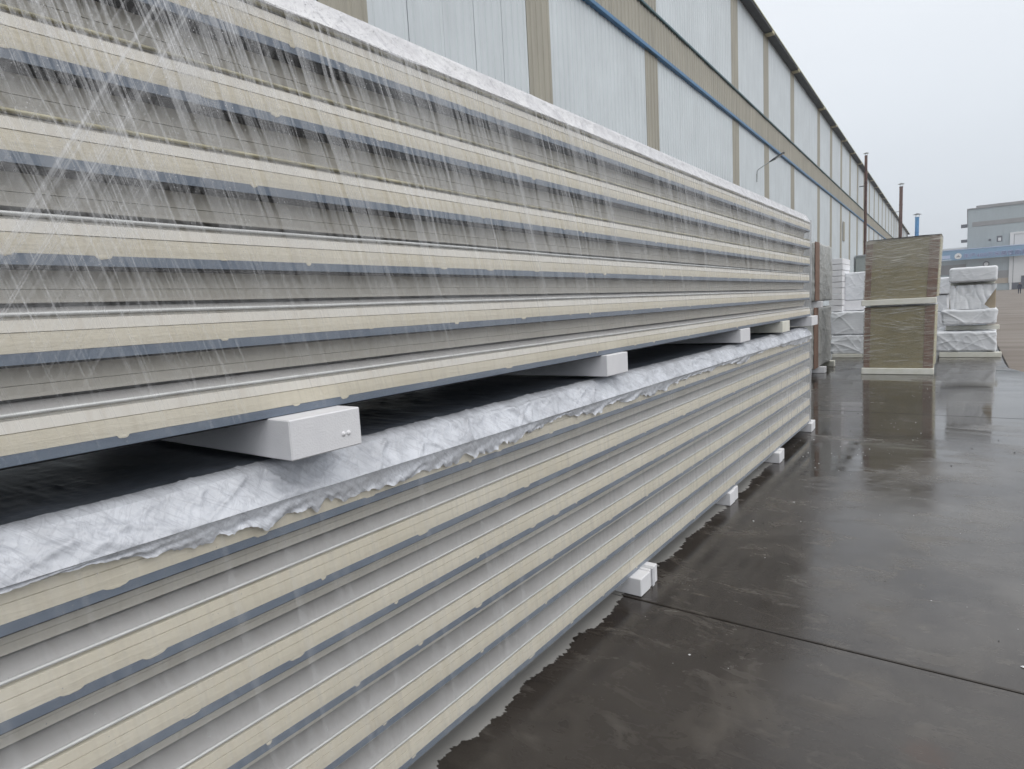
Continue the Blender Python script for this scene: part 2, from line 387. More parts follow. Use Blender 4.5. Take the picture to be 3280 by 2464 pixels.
def m_sidefilm():
    # stretch film on the upper pack: fogged inside, cleared where water ran down, pulled into crossing creases near the near end
    t = NT('wet_stretch_film'); p = t.pos(); x, y, z = t.sep(p)
    zz = t.math('SUBTRACT', 2.5, z)
    wob = t.math('MULTIPLY', t.noise(t.scale(p, (1, 3, 3)), 1, 2), 0.05)
    u = t.math('ADD', t.math('SUBTRACT', y, t.math('MULTIPLY', zz, 0.34)), wob)
    hgt = t.mr(z, 1.35, 2.35)
    fogn = t.noise(t.scale(p, (1, 1.7, 2.6)), 1, 4, 0.6)
    drops = t.noise(p, 260, 2, 0.6)
    fog = t.math('MULTIPLY', t.mr(hgt, 0, 1, 0.02, 0.24), t.mr(fogn, .3, .7, 0.55, 1.25))
    fog = t.math('MULTIPLY', fog, t.mr(drops, .35, .65, 0.65, 1.3))
    r1 = t.noise(t.comb(t.math('MULTIPLY', u, 58), t.math('MULTIPLY', zz, 0.9)), 1, 3, 0.6)
    cl = t.noise(t.comb(t.math('MULTIPLY', u, 7), t.math('MULTIPLY', zz, 1.2), 5.5), 1, 2)
    run = t.math('MULTIPLY', t.mr(t.math('ADD', r1, t.mr(cl, .35, .65, -.05, .08)), .53, .57), t.mr(z, 1.45, 1.85))
    fog = t.math('MULTIPLY', fog, t.math('SUBTRACT', 1.0, t.math('MULTIPLY', run, 0.97)))
    r2 = t.noise(t.comb(t.math('MULTIPLY', u, 80), t.math('MULTIPLY', zz, 0.5), 9.3), 1, 3, 0.65)
    white = t.math('MULTIPLY', t.mr(r2, .53, .72, 0, 0.22), t.math('MULTIPLY', t.mr(z, 1.3, 1.9, .15, 1), t.mr(cl, .35, .6, .35, 1.25)))
    # creases, first family leaning one way, second the other
    ua = t.math('SUBTRACT', y, t.math('MULTIPLY', zz, 0.27)); ub = t.math('ADD', y, t.math('MULTIPLY', zz, 0.62))
    na = t.noise(t.comb(t.math('MULTIPLY', ua, 38), t.math('MULTIPLY', zz, .3), 3.1), 1, 2, 0.7)
    nb = t.noise(t.comb(t.math('MULTIPLY', ub, 58), t.math('MULTIPLY', zz, .35), 7.7), 1, 3, 0.7)
    bead = t.mr(t.noise(t.scale(p, (40, 40, 90)), 1, 2), .40, .62, .45, 1)
    la = t.math('MULTIPLY', t.mr(t.math('ABSOLUTE', t.math('SUBTRACT', na, 0.5)), 0.0, 0.020, 0.25, 0), bead)
    lb = t.math('MULTIPLY', t.mr(nb, .50, .66, 0, 0.34), t.mr(t.noise(t.scale(p, (3, 5, 7)), 1, 3), .35, .65, .25, 1.1))
    beg = t.math('ADD', t.mr(y, 0.7, 1.5, .85, 0, True), t.mr(cl, .42, .62, .05, .55))
    dub = t.math('DIVIDE', t.math('SUBTRACT', ub, 0.96), 0.13)
    beam = t.math('EXPONENT', t.math('MULTIPLY', t.math('MULTIPLY', dub, dub), -1.0))
    wide = t.noise(t.comb(t.math('MULTIPLY', ub, 6), t.math('MULTIPLY', zz, .6)), 1, 2)
    lb = t.math('MULTIPLY', lb, t.math('ADD', t.math('MULTIPLY', beam, 1.0), t.mr(wide, .40, .6, .05, .65)))
    lb = t.math('MULTIPLY', lb, t.mr(ub, 1.15, 1.35, 1, 0))
    fog = t.math('ADD', fog, t.math('MULTIPLY', t.math('MULTIPLY', beam, t.mr(z, 1.5, 1.9)), .06))
    crease = t.math('ADD', t.math('MULTIPLY', t.math('MULTIPLY', la, t.mr(z, 1.3, 1.7, .35, 1)), beg), t.math('MULTIPLY', lb, t.mr(z, 1.42, 1.8, .08, 1)))
    spark = t.math('MULTIPLY', t.mr(t.voro(p, 75), 0.06, 0.14, 0.55, 0), t.mr(z, 1.5, 2.3, .1, 1))
    sb = t.noise(t.comb(t.math('MULTIPLY', u, 17), t.math('MULTIPLY', zz, .8), 1.7), 1, 2, 0.5)
    soft = t.math('MULTIPLY', t.math('MULTIPLY', t.mr(sb, .50, .72, 0, .14), t.math('SUBTRACT', 1.0, run)), t.mr(z, 1.5, 2.0, .1, 1))
    sb2 = t.noise(t.comb(t.math('MULTIPLY', ub, 19), t.math('MULTIPLY', zz, .6), 4.4), 1, 2, 0.5)
    soft2 = t.math('MULTIPLY', t.math('MULTIPLY', t.mr(sb2, .48, .68, 0, .15), t.mr(z, 1.45, 1.85, .05, 1)), t.math('ADD', t.math('MULTIPLY', beam, .9), t.mr(ub, 1.0, 1.25, .35, 0)))
    a = t.math('ADD', t.math('ADD', t.math('ADD', fog, white), t.math('ADD', crease, spark)), t.math('ADD', soft, soft2), clamp=True)
    a = t.math('MINIMUM', a, 0.74)
    nr = t.bump(t.math('ADD', r1, drops), 0.25, 0.004)
    return t.done(film_shader(t, a, (0.93, 0.94, 0.96), nr, 0.012))
M['sidefilm'] = m_sidefilm()
def m_lowfilm():
    t = NT('thin_stretch_film'); p = t.pos(); x, y, z = t.sep(p)
    u = t.math('SUBTRACT', y, t.math('MULTIPLY', z, -0.12))
    r1 = t.noise(t.comb(t.math('MULTIPLY', u, 30), t.math('MULTIPLY', z, .8)), 1, 2, 0.55)
    n1 = t.noise(t.scale(p, (1, 1.2, 2)), 1, 3)
    a = t.math('ADD', t.math('ADD', t.mr(n1, .3, .7, .03, .10), t.mr(y, 2.0, 7.0, 0, .14)), t.mr(r1, .48, .72, 0, .12))
    a = t.math('ADD', a, t.mr(t.voro(p, 45), .04, .09, .3, 0))
    return t.done(film_shader(t, a, (0.88, 0.89, 0.90), None, 0.012))
M['lowfilm'] = m_lowfilm()
def m_endfilm():
    t = NT('bunched_film'); p = t.pos(); n1 = t.noise(t.scale(p, (30, 30, 3)), 1, 4, 0.6)
    return t.done(film_shader(t, t.mr(n1, .3, .7, .45, .8), (0.80, 0.81, 0.84), t.bump(n1, .4, .01), 0.06))
M['endfilm'] = m_endfilm()
def m_packfilm():
    # stretch film round the khaki packs: sagging, nearly level creases
    t = NT('creased_stretch_film'); p = t.pos(); x, y, z = t.sep(p)
    w1 = t.noise(t.scale(p, (.9, .9, 1.2)), 1, 2)
    q = t.math('ADD', z, t.math('ADD', t.math('MULTIPLY', x, 0.10), t.math('MULTIPLY', w1, 0.45)))
    n1 = t.noise(t.comb(t.math('MULTIPLY', q, 44), t.math('MULTIPLY', t.math('ADD', x, y), 1.6)), 1, 5, 0.7)
    n2 = t.noise(t.comb(t.math('MULTIPLY', t.math('SUBTRACT', z, t.math('MULTIPLY', x, .12)), 34), t.math('MULTIPLY', x, 1.6), 4.0), 1, 3, 0.6)
    a = t.math('ADD', t.mr(n1, .48, .66, .05, .42), t.mr(n2, .54, .64, 0, .42))
    a = t.math('ADD', a, t.mr(t.math('ADD', q, t.math('MULTIPLY', t.noise(p, 1.5, 2), .3)), 2.28, 2.33, 0, .20), clamp=True)
    return t.done(film_shader(t, a, (0.72, 0.70, 0.64), t.bump(n1, .25, .01), 0.03))
M['packfilm'] = m_packfilm()

RUSTX, RUSTY = -0.075, 2.41
def m_concrete():
    t = NT('wet_concrete'); p = t.pos(); x, y, z = t.sep(p)
    big = t.noise(p, 0.55, 5, 0.6); med = t.noise(t.scale(p, (1.6, 1.0, 1)), 1.5, 5, 0.62, 0.4); fine = t.noise(p, 55, 3, 0.6)
    scuff = t.noise(t.scale(p, (2.2, 9, 1)), 1, 5, 0.7, 0.5)
    c = t.mix(t.mr(big, .3, .7), (0.022, 0.017, 0.014), (0.070, 0.062, 0.055))
    c = t.mix(t.mr(med, .52, .72, 0, .55), c, (0.125, 0.110, 0.092))
    c = t.mix(t.mr(med, .44, .28, 0, .6), c, (0.036, 0.032, 0.032))
    c = t.mix(t.mr(scuff, .64, .78, 0, .42), c, (0.24, 0.215, 0.17))
    grain = t.noise(p, 140, 3, 0.7); blot = t.noise(t.scale(p, (1.3, 2.6, 1)), 2.6, 6, 0.7, 0.8)
    c = t.mix(t.mr(blot, .55, .75, 0, .55), c, (0.17, 0.155, 0.135))
    c = t.mix(t.mr(blot, .42, .28, 0, .5), c, (0.022, 0.019, 0.018))
    c = t.mix(t.mr(fine, .56, .8, 0, .35), c, (0.016, 0.015, 0.015))
    c = t.mix(t.mr(grain, .56, .75, 0, .30), c, (0.17, 0.16, 0.14))
    dp = t.math('MULTIPLY', t.mr(t.noise(t.scale(p, (1, .8, 1)), .9, 4, .6), .42, .62), t.math('MULTIPLY', t.mr(x, -.9, -.1), t.mr(y, 2.0, 3.6)))
    c = t.mix(t.math('MULTIPLY', dp, .55), c, (0.155, 0.146, 0.135))  # paler patches: base colour lightened to stand in for sky reflection
    # rusty grit patch
    rd = t.math('SQRT', t.math('ADD', t.math('POWER', t.math('SUBTRACT', x, RUSTX), 2), t.math('POWER', t.math('MULTIPLY', t.math('SUBTRACT', y, RUSTY), .8), 2)))
    rd = t.math('ADD', rd, t.math('MULTIPLY', t.math('SUBTRACT', t.noise(p, 16, 4), .5), .12))
    c = t.mix(t.math('MULTIPLY', t.mr(rd, .03, .085, .8, 0), t.mr(grain, .4, .6, .3, 1)), c, (0.075, 0.048, 0.036))
    # standing water
    pud = t.noise(t.comb(t.math('MULTIPLY', x, .55), t.math('MULTIPLY', y, .42), 2.2), 1, 4, 0.55, 0.3)
    far = t.mr(y, 4.0, 8.0, -0.16, 0.06)
    brk = t.noise(t.comb(t.math('MULTIPLY', x, 1.1), t.math('MULTIPLY', y, 4.2), 6.0), 1, 5, 0.65, .4)
    def pool(cx, cy, rx, ry, amp):
        a_ = t.math('POWER', t.math('DIVIDE', t.math('SUBTRACT', x, cx), rx), 2.0); b_ = t.math('POWER', t.math('DIVIDE', t.math('SUBTRACT', y, cy), ry), 2.0)
        return t.math('MULTIPLY', t.math('EXPONENT', t.math('MULTIPLY', t.math('ADD', a_, b_), -1.0)), amp)
    pud = t.math('ADD', pud, t.math('ADD', pool(-.85, 6.75, .65, .75, .24), t.math('ADD', pool(-.75, 9.6, 1.0, 1.6, .16), pool(.2, 12.3, .6, 1.0, .2))))
    pud = t.math('SUBTRACT', pud, pool(-.3, 7.66, 2.5, .16, .25)); pud = t.math('SUBTRACT', pud, pool(0.1, 4.6, 1.2, 1.6, .15))
    pm = t.mr(t.math('ADD', t.math('ADD', pud, far), t.mr(brk, .3, .7, .07, -.13)), .49, .55)
    # never rained on: under the packs, to the drip line
    jag = t.math('ADD', t.math('MULTIPLY', t.math('SUBTRACT', t.noise(t.comb(0.0, t.math('MULTIPLY', y, 3.1)), 1, 1), .5), .13),
                 t.math('MULTIPLY', t.math('SUBTRACT', t.noise(t.comb(3.0, t.math('MULTIPLY', y, 19), t.math('MULTIPLY', x, 6)), 1, 3, 0.7), .5), .11))
    dry = t.mr(t.math('ADD', x, jag), -1.492, -1.496)
    dry = t.math('MULTIPLY', dry, t.mr(x, -2.75, -2.7)); dry = t.math('MULTIPLY', dry, t.mr(y, 6.35, 6.2))
    c = t.mix(t.math('MULTIPLY', pm, .45), c, (0.04, 0.038, 0.036))
    c = t.mix(dry, c, t.mix(t.mr(med, .3, .7), (0.26, 0.255, 0.245), (0.35, 0.345, 0.33)))
    r = t.math('ADD', t.mr(big, .3, .7, .09, .22), t.mr(med, .45, .7, 0, .12))
    r = t.math('ADD', r, t.math('ADD', t.mr(blot, .5, .75, 0, .16), t.mr(y, 3.2, 1.6, 0, .10)))
    r = t.math('ADD', r, t.mr(scuff, .5, .8, 0, .15))
    r = t.math('ADD', t.math('MULTIPLY', r, t.math('SUBTRACT', 1.0, pm)), t.math('MULTIPLY', pm, t.mr(brk, .35, .6, .03, .12)))
    r = t.math('ADD', r, t.math('MULTIPLY', dry, 0.6), clamp=True)
    h = t.math('MULTIPLY', t.math('ADD', t.math('MULTIPLY', fine, .35), scuff), t.math('SUBTRACT', 1.0, pm))
    return t.done(t.bsdf(c, r, t.bump(h, 0.10, 0.004), spec=0.5))
M['concrete'] = m_concrete()
def m_road():
    t = NT('worn_pavement'); p = t.pos()
    big = t.noise(t.scale(p, (.25, .12, 1)), 1, 5, .6); fine = t.noise(p, 12, 4)
    st = t.noise(t.scale(p, (.2, 1.2, 1)), 1, 4, .6)
    c = t.mix(t.mr(big, .3, .7), (0.15, 0.122, 0.10), (0.21, 0.18, 0.155))
    c = t.mix(t.mr(st, .55, .75, 0, .5), c, (0.09, 0.085, 0.08))
    return t.done(t.bsdf(c, t.mr(st, .35, .65, .55, .8), t.bump(fine, .3, .01), spec=0.4))
M['road'] = m_road()
def m_ground():
    t = NT('joint_dirt'); p = t.pos(); n = t.noise(p, 3, 4)
    return t.done(t.bsdf(t.mix(n, (0.014, 0.013, 0.012), (0.03, 0.028, 0.026)), 0.8))
M['dirt'] = m_ground()

# ---------------------------------------------------------------- ground, slabs, road
g = MB(); g.box((-1500, -300, -0.20), (1500, 3000, -0.024)); tag(g.build('ground', M['dirt']), kind='structure')
gr = bpy.data.objects['ground']
def slab(x0, y0, x1, y1, poly=None):
    mb = MB()
    if poly is None: mb.box((x0, y0, -0.022), (x1, y1, 0.0), 0.004)
    else:
        n = len(poly); mb.add([(a, b, 0.0) for a, b in poly] + [(a, b, -0.022) for a, b in poly],
            [tuple(range(n)), tuple(range(n, 2 * n))[::-1]] + [(i, (i + 1) % n, n + (i + 1) % n, n + i) for i in range(n)])
    mb.build('concrete_slab', M['concrete'], gr)
J = 0.007
for y0, y1 in ((-9, 2.99), (2.99, 9.44)):
    slab(-5.2 + J, y0 + J, 2.4 - J, y1 - J); slab(-9.5, y0 + J, -5.2 - J, y1 - J); slab(2.4 + J, y0 + J, 9, y1 - J)
slab(-5.2 + J, 9.44 + J, 0, 0, [(-5.2 + J, 9.44 + J), (2.4 - J, 9.44 + J), (2.4 - J, 13.4), (0.87, 14.5), (0.67, 15.22), (0.65, 15.9 - J), (-5.2 + J, 15.9 - J)])
slab(-14, 9.44 + J, -5.2 - J, 15.9 - J)
for k in range(14):
    y0 = 15.9 + k * 6.45; slab(-5.2 + J, y0 + J, 0.65, y0 + 6.45 - J); slab(-14, y0 + J, -5.2 - J, y0 + 6.45 - J)
rd = MB()
rp = [(0.685, 15.22), (0.90, 14.5), (2.46, 13.4), (2.46, 9.46), (60, 9.46), (160, 1200), (-120, 1200), (-40, 108), (0.66, 106.5)]
n = len(rp); rd.add([(a, b, -0.010) for a, b in rp], [tuple(range(n))]); road = tag(rd.build('road', M['road']), kind='structure')

# ---------------------------------------------------------------- warehouse on the left
WH = empty('warehouse', (-7.798, -0.182, 0), math.radians(1.335))
tag(WH, 'long warehouse clad in pale corrugated sheets with beige strips and blue trim', 'warehouse')
Z1, Z2, ZE, SEND = 9.38, 10.62, 14.75, 182.0
PIL = [7.66, 13.5, 20.29, 29.96, 35.8, 42.5, 52.0, 58.0, 63.95]
while PIL[-1] + 6.2 < SEND - 1: PIL.append(PIL[-1] + 6.2)
def corr(width, z0, z1, pitch, h=0.020, off=0.0):
    """one profiled sheet: local y 0..width, outwards +x"""
    k = max(1, round(width / pitch)); q = width / k; pr = []
    for i in range(k):
        a = i * q; pr += [(0, a), (0, a + q * .52), (h, a + q * .62), (h, a + q * .90)]
    pr.append((0, width)); pr = [(x + off, y) for x, y in pr]
    back = [(off - 0.02, width), (off - 0.02, 0)]
    P = pr + back; m = len(P)
    mb = MB(); mb.add([(x, y, z0) for x, y in P] + [(x, y, z1) for x, y in P],
        [(i, (i + 1) % m, m + (i + 1) % m, m + i) for i in range(m)])
    # caps as quads/tris between front profile and back
    return mb
mesh_cache = {}
def sheet(name, s0, s1, z0, z1, mat, pitch=0.24, off=0.0):
    key = (name, round(s1 - s0, 2), z0, z1, mat, pitch, off)
    if key not in mesh_cache:
        mb = corr(s1 - s0, z0, z1, pitch, off=off); me = mb.mesh(name, M[mat]); mesh_cache[key] = me
        import bmesh
        bm = bmesh.new(); bm.from_mesh(me); bmesh.ops.recalc_face_normals(bm, faces=bm.faces); bm.to_mesh(me); bm.free()
    o = link(name, mesh_cache[key], WH); o.location = (0, s0, 0); return o
MB().box((-12, 0.0, 0), (-0.05, SEND, ZE - .02)).build('wall_core', M['wall_core'], WH)
edges = [0.6] + PIL
for i in range(len(edges) - 1):
    a, b = edges[i], edges[i + 1] - 1.0
    nsh = max(1, round((b - a) / 0.95)) if a < 62 else 1
    wd = (b - a) / nsh
    for k in range(nsh):
        o_ = 0.004 * ((k * 7 + i) % 3 - 1)
        if a < 62:
            sheet('cladding_sheet', a + k * wd + .009, a + (k + 1) * wd - .009, 0.0, Z1, 'white_cladding', 0.24, round(o_, 3))
            sheet('cladding_sheet', a + k * wd + .009, a + (k + 1) * wd - .009, Z2 + .08, ZE, 'white_cladding', 0.24, round(-o_, 3))
        else:
            sheet('cladding_bay', a + .005, b - .005, 0.0, Z1, 'white_cladding', 0.3); sheet('cladding_bay', a + .005, b - .005, Z2 + .08, ZE, 'white_cladding', 0.3)
    sheet('pilaster_strip', b + .004, b + .996, 0.0, Z1, 'beige_cladding', 0.25, 0.022)
    sheet('pilaster_strip', b + .004, b + .996, Z2 + .08, ZE, 'beige_cladding', 0.25, 0.022)
s = 0.6
for k in range(64):
    o_ = round(0.006 * ((k * 5) % 3 - 1), 3)
    sheet('band_sheet', s + .006, s + 1.02 - .006, Z1 + .12, Z2, 'beige_cladding', 0.255, 0.03 + o_); s += 1.02
sheet('band_run', s + .005, SEND, Z1 + .12, Z2, 'beige_cladding', 0.3, 0.03)
MB().box((-.02, 0.6, Z1), (0.14, SEND, Z1 + .12), .012).build('lower_trim', M['blue_trim'], WH)
MB().box((-.02, 0.6, Z2), (0.11, SEND, Z2 + .08), .012).build('upper_trim', M['green_trim'], WH)
MB().box((-.04, 0.6, ZE), (0.40, SEND, ZE + .09)).build('soffit', M['soffit'], WH)
rf = MB(); rf.add([(0.43, 0.3, ZE + .092), (0.43, SEND + .3, ZE + .092), (0.43, SEND + .3, ZE + .14), (0.43, 0.3, ZE + .14), (-12, 0.3, ZE + 1.0), (-12, SEND + .3, ZE + 1.0), (-12, 0.3, ZE + .94), (-12, SEND + .3, ZE + .94)],
    [(0, 1, 2, 3), (3, 2, 5, 4), (0, 6, 7, 1), (0, 3, 4, 6), (1, 7, 5, 2), (4, 5, 7, 6)]); rf.build('roof', M['roof_edge'], WH)
bme = MB().box((0.0, 0, ZE - .05), (0.42, 0.42, ZE + .088), .01).mesh('eave_bracket', M['bracket_cream'])
for q in PIL:
    o = link('eave_bracket', bme, WH); o.location = (0.0, q - .78, 0)
bm_ = MB(); bm_.box((0.03, 0, 6.3), (0.10, 1.0, 8.0), .01); o = bm_.build('wall_hatch', M['beige_cladding'], WH); o.location = (0, 64.6, 0)
def wpt(s, out, z):   # warehouse local -> world
    a = math.radians(1.335); return (-7.798 + out * math.cos(a) - s * math.sin(a), -0.182 + out * math.sin(a) + s * math.cos(a), z)

# wall lamp on an arm
L = empty('wall_lamp', (-8.57, 32.98, 7.4)); tag(L, 'grey street lamp on a bent arm fixed to the warehouse wall', 'wall lamp')
MB().box((-0.02, -.06, -0.12), (0.05, .06, 0.25), .01).build('wall_plate', M['grey_steel'], L)
a_ = MB(); pts_ = [(0.04, 0, -.05), (0.05, 0, .36), (0.10, 0, .44), (0.64, 0, .72)]
for p_, q_ in zip(pts_[:-1], pts_[1:]): a_.tube(p_, q_, 0.022, n=10)
a_.build('arm', M['grey_steel'], L)
hd = MB(); P0, P1 = Vector((0.62, 0, .71)), Vector((1.31, 0, 1.04)); dd = (P1 - P0).normalized(); up = Vector((-dd.z, 0, dd.x))
secs = []
for f_, wv, hv in ((0, .04, .04), (.12, .06, .06), (.3, .10, .075), (.6, .13, .065), (.9, .13, .05), (1, .09, .03)):
    c_ = P0 + dd * (P1 - P0).length * f_
    secs.append([tuple(c_ + Vector((0, sy * wv, 0)) + up * (sz * hv)) for sy, sz in ((-1, -.5), (1, -.5), (1, .2), (.5, .5), (-.5, .5), (-1, .2), (-1, -.5))])
hd.grid(secs); hd.add(secs[0][:-1], [tuple(range(6))]); hd.add(secs[-1][:-1], [tuple(range(6))]); lh = hd.build('lamp_head', M['dark_steel'], L)
ln = MB(); c0 = P0 + dd * .30; c1 = P0 + dd * .70
ln.add([tuple(c0 + Vector((0, -.09, 0)) - up * .045), tuple(c0 + Vector((0, .09, 0)) - up * .045), tuple(c1 + Vector((0, .09, 0)) - up * .036), tuple(c1 + Vector((0, -.09, 0)) - up * .036)], [(0, 1, 2, 3)])
ln.build('lens', M['banner_white'], lh)

# chimneys with rain caps
def chimney(name, label, loc, zb, zt, r, mat, rods=(), cap=2.0, group=None):
    E_ = empty(name, (loc[0], loc[1], zb)); tag(E_, label, 'chimney', group)
    h = zt - zb; mb = MB(); mb.tube((0, 0, 0), (0, 0, h), r, r, 20); pipe = mb.build('pipe', mat, E_, True)
    pipe.data.shade_flat(); 
    for z_ in np.arange(1.5, h, 3.0): MB().tube((0, 0, z_), (0, 0, z_ + .12), r * 1.16, r * 1.16, 20).build('flange', mat, E_)
    cz = h + r * 1.5
    MB().tube((0, 0, cz), (0, 0, cz + r * .8), r * cap, r * .12, 20).build('rain_cap', M['dark_steel'], E_)
    for k in range(3):
        t_ = k * 2.09 + .4; MB().tube((r * .9 * math.cos(t_), r * .9 * math.sin(t_), h - .1), (r * 1.1 * math.cos(t_), r * 1.1 * math.sin(t_), cz + .05), r * .09, n=6).build('cap_strut', M['dark_steel'], E_)
    for z_, ln_ in rods: MB().tube((0, 0, z_ - zb), (-ln_, 0, z_ - zb), 0.05, n=8).build('wall_rod', M['dark_steel'], E_)
    return E_
chimney('rusty_chimney', 'thin rusty brown chimney rising from the shed roof against the warehouse', (-8.90, 76.65), 5.3, 15.67, .135, M['rust_steel'], [(12.6, .6)])
chimney('rusty_chimney', 'thick rusty brown chimney held off the far warehouse wall by two rods', (-9.95, 133.0), 0, 19.7, .27, M['rust_steel'], [(15.4, 1.0), (8.0, 1.0)])
chimney('blue_chimney', 'short blue chimney with a wide dark rain cap beyond the khaki packs', (-9.0, 160.0), 0, 16.6, .37, M['blue_pipe'], cap=2.2)
SH = empty('utility_shed', wpt(73.6, 0.15, 0), math.radians(1.335)); tag(SH, 'low grey metal shed standing against the warehouse wall', 'shed')
MB().box((0, 0, 0), (1.9, 8.5, 5.2)).build('wall', M['shed_grey'], SH); MB().box((-.0, -.15, 5.202), (2.05, 8.65, 5.34)).build('roof', M['grey_steel'], SH)
MB().box((1.905, 1.2, 0.02), (1.95, 2.2, 2.1)).build('door', M['grey_steel'], SH)

# ---------------------------------------------------------------- far hall with blue sign fascia
H = empty('factory_hall', (0, 225, 0)); tag(H, 'distant grey-blue factory hall with a tall white door, right edge', 'factory hall')
hw = MB(); hw.box((-0.45, 0, 0), (34, 60, 23.2)); hw.build('wall', M['hall_wall'], H)
for k in range(26): MB().box((-0.3 + k * 1.32, -.05, 0.0), (-0.22 + k * 1.32, -.002, 23.2)).build('wall_rib', M['hall_wall'], H)
MB().box((1.4, -.3, 23.21), (34.3, 60.3, 24.0)).build('roof', M['hall_grey'], H)
MB().box((-.7, -.3, 23.21), (1.39, 60.3, 23.45)).build('parapet', M['hall_grey'], H)
MB().box((0.6, -.12, 18.3), (34, -.056, 19.55)).build('grey_band', M['hall_grey'], H)
MB().box((-2.0, 0.2, 18.3), (-.46, 1.6, 19.2)).build('gutter_stub', M['hall_dark'], H)
MB().box((-1.9, 0.2, 14.1), (-.46, 1.6, 14.9)).build('gutter_stub', M['hall_dark'], H)
w2 = MB(); w2.box((6.25, -.12, 13.5), (7.45, -.056, 15.1)); wf = w2.build('window', M['hall_dark'], H); MB().box((6.55, -.14, 13.7), (7.2, -.125, 14.6)).build('pane', M['hall_white'], wf)
MB().tube((4.7, -.16, 14.2), (4.7, -.056, 14.2), .32, n=16).build('vent', M['hall_dark'], H)
v2 = MB(); v2.tube((4.05, -.3, 7.6), (4.05, -.056, 7.6), .75, n=18); vv = v2.build('vent', M['hall_dark'], H); MB().tube((4.05, -.34, 7.5), (4.05, -.305, 7.5), .52, n=18).build('fan_cover', M['hall_white'], vv)
dr = MB(); dr.box((9.15, -.5, 1.9), (10.0, -.056, 15.7)); dr.box((10.01, -.5, 15.2), (24, -.056, 15.75)); dr.build('door_frame', M['hall_white'], H)
dl = MB(); dl.box((10.12, -.3, 1.9), (24, -.056, 15.15)); dl.build('door', M['hall_white'], H)
MB().box((10.02, -.36, 1.9), (10.11, -.30, 15.15)).build('door_seal', M['hall_dark'], H)
MB().box((9.9, -.4, 0), (24, -.06, 1.88)).build('plinth', M['hall_dark'], H); MB().box((9.4, -.45, 0), (9.88, -.06, 1.88)).build('door_post', M['hall_white'], H)
MB().box((6.6, -.2, 3.4), (9.1, -.056, 5.45)).build('panel_dark', M['hall_grey'], H); MB().box((-.4, -.2, 1.9), (9.1, -.056, 3.38)).build('panel_tan', M['hall_tan'], H)
MB().box((11.9, -.5, 1.2), (13.4, -.31, 3.7)).build('notice_board', M['hall_dark'], H)
H2 = empty('low_annex', (0, 226, 0)); tag(H2, 'low grey annex building left of the distant factory hall', 'building')
MB().box((-26, 0, 0), (-.5, 20, 12.35)).build('wall', M['hall_wall'], H2); MB().box((-26.2, -.4, 12.36), (-.5, 20, 12.8)).build('roof', M['hall_white'], H2)
MB().box((-26, -.1, 5.2), (-.6, -.005, 8.0)).build('lower_band', M['hall_grey'], H2)
SG = empty('sign_fascia', (-6, 222.4, 0)); tag(SG, 'long blue sign fascia with lettering and a round white emblem', 'sign')
MB().box((-14, 0, 9.15), (20, .9, 11.95)).build('board', M['banner_blue'], SG)
MB().box((-14, -.1, 11.96), (20, .9, 12.15)).build('top_rail', M['banner_pale'], SG)
MB().tube((3.54, -.12, 10.25), (3.54, -.02, 10.25), .85, n=28).build('emblem_disc', M['banner_white'], SG)
em = MB(); em.add([(3.0, -.16, 9.95), (4.1, -.16, 9.95), (3.62, -.16, 10.55), (3.3, -.16, 10.25), (3.0, -.14, 9.95), (4.1, -.14, 9.95), (3.62, -.14, 10.55), (3.3, -.14, 10.25)], [(0, 1, 2, 3), (4, 7, 6, 5), (0, 4, 5, 1), (1, 5, 6, 2), (2, 6, 7, 3), (3, 7, 4, 0)]); em.build('emblem_mark', M['hall_grey'], SG)
def text(body, x, z, size, mat, depth, yy, off=0.0):
    cu = bpy.data.curves.new('lettering', 'FONT'); cu.body = body; cu.size = size; cu.extrude = depth; cu.offset = off; cu.space_character = 1.12
    to = bpy.data.objects.new('lettering', cu); COL.objects.link(to)
    bpy.context.view_layer.update()
    dg = bpy.context.evaluated_depsgraph_get(); me = bpy.data.meshes.new_from_object(to.evaluated_get(dg))
    bpy.data.objects.remove(to, do_unlink=True)
    me.transform(Matrix.Translation((x, yy, z)) @ Matrix.Rotation(math.pi / 2, 4, 'X')); me.materials.clear(); me.materials.append(mat)
    return link('lettering', me, SG)
try:
    BODY = '年产400万米高性能聚氨酯'
    text(BODY, 4.75, 9.62, 1.42, M['banner_pale'], .02, -.03, 0.07); text(BODY, 4.75, 9.62, 1.42, M['banner_ink'], .02, -.075)
except Exception as ex: print('text', ex)
for k, (a, b, z0, z1) in enumerate(((-.9, 1.7, 9.75, 10.65), (-.9, 2.0, 9.3, 9.45))): MB().box((a, -.03, z0), (b, -.002, z1)).build('pale_strip', M['banner_pale' if k == 0 else 'banner_white'], SG)

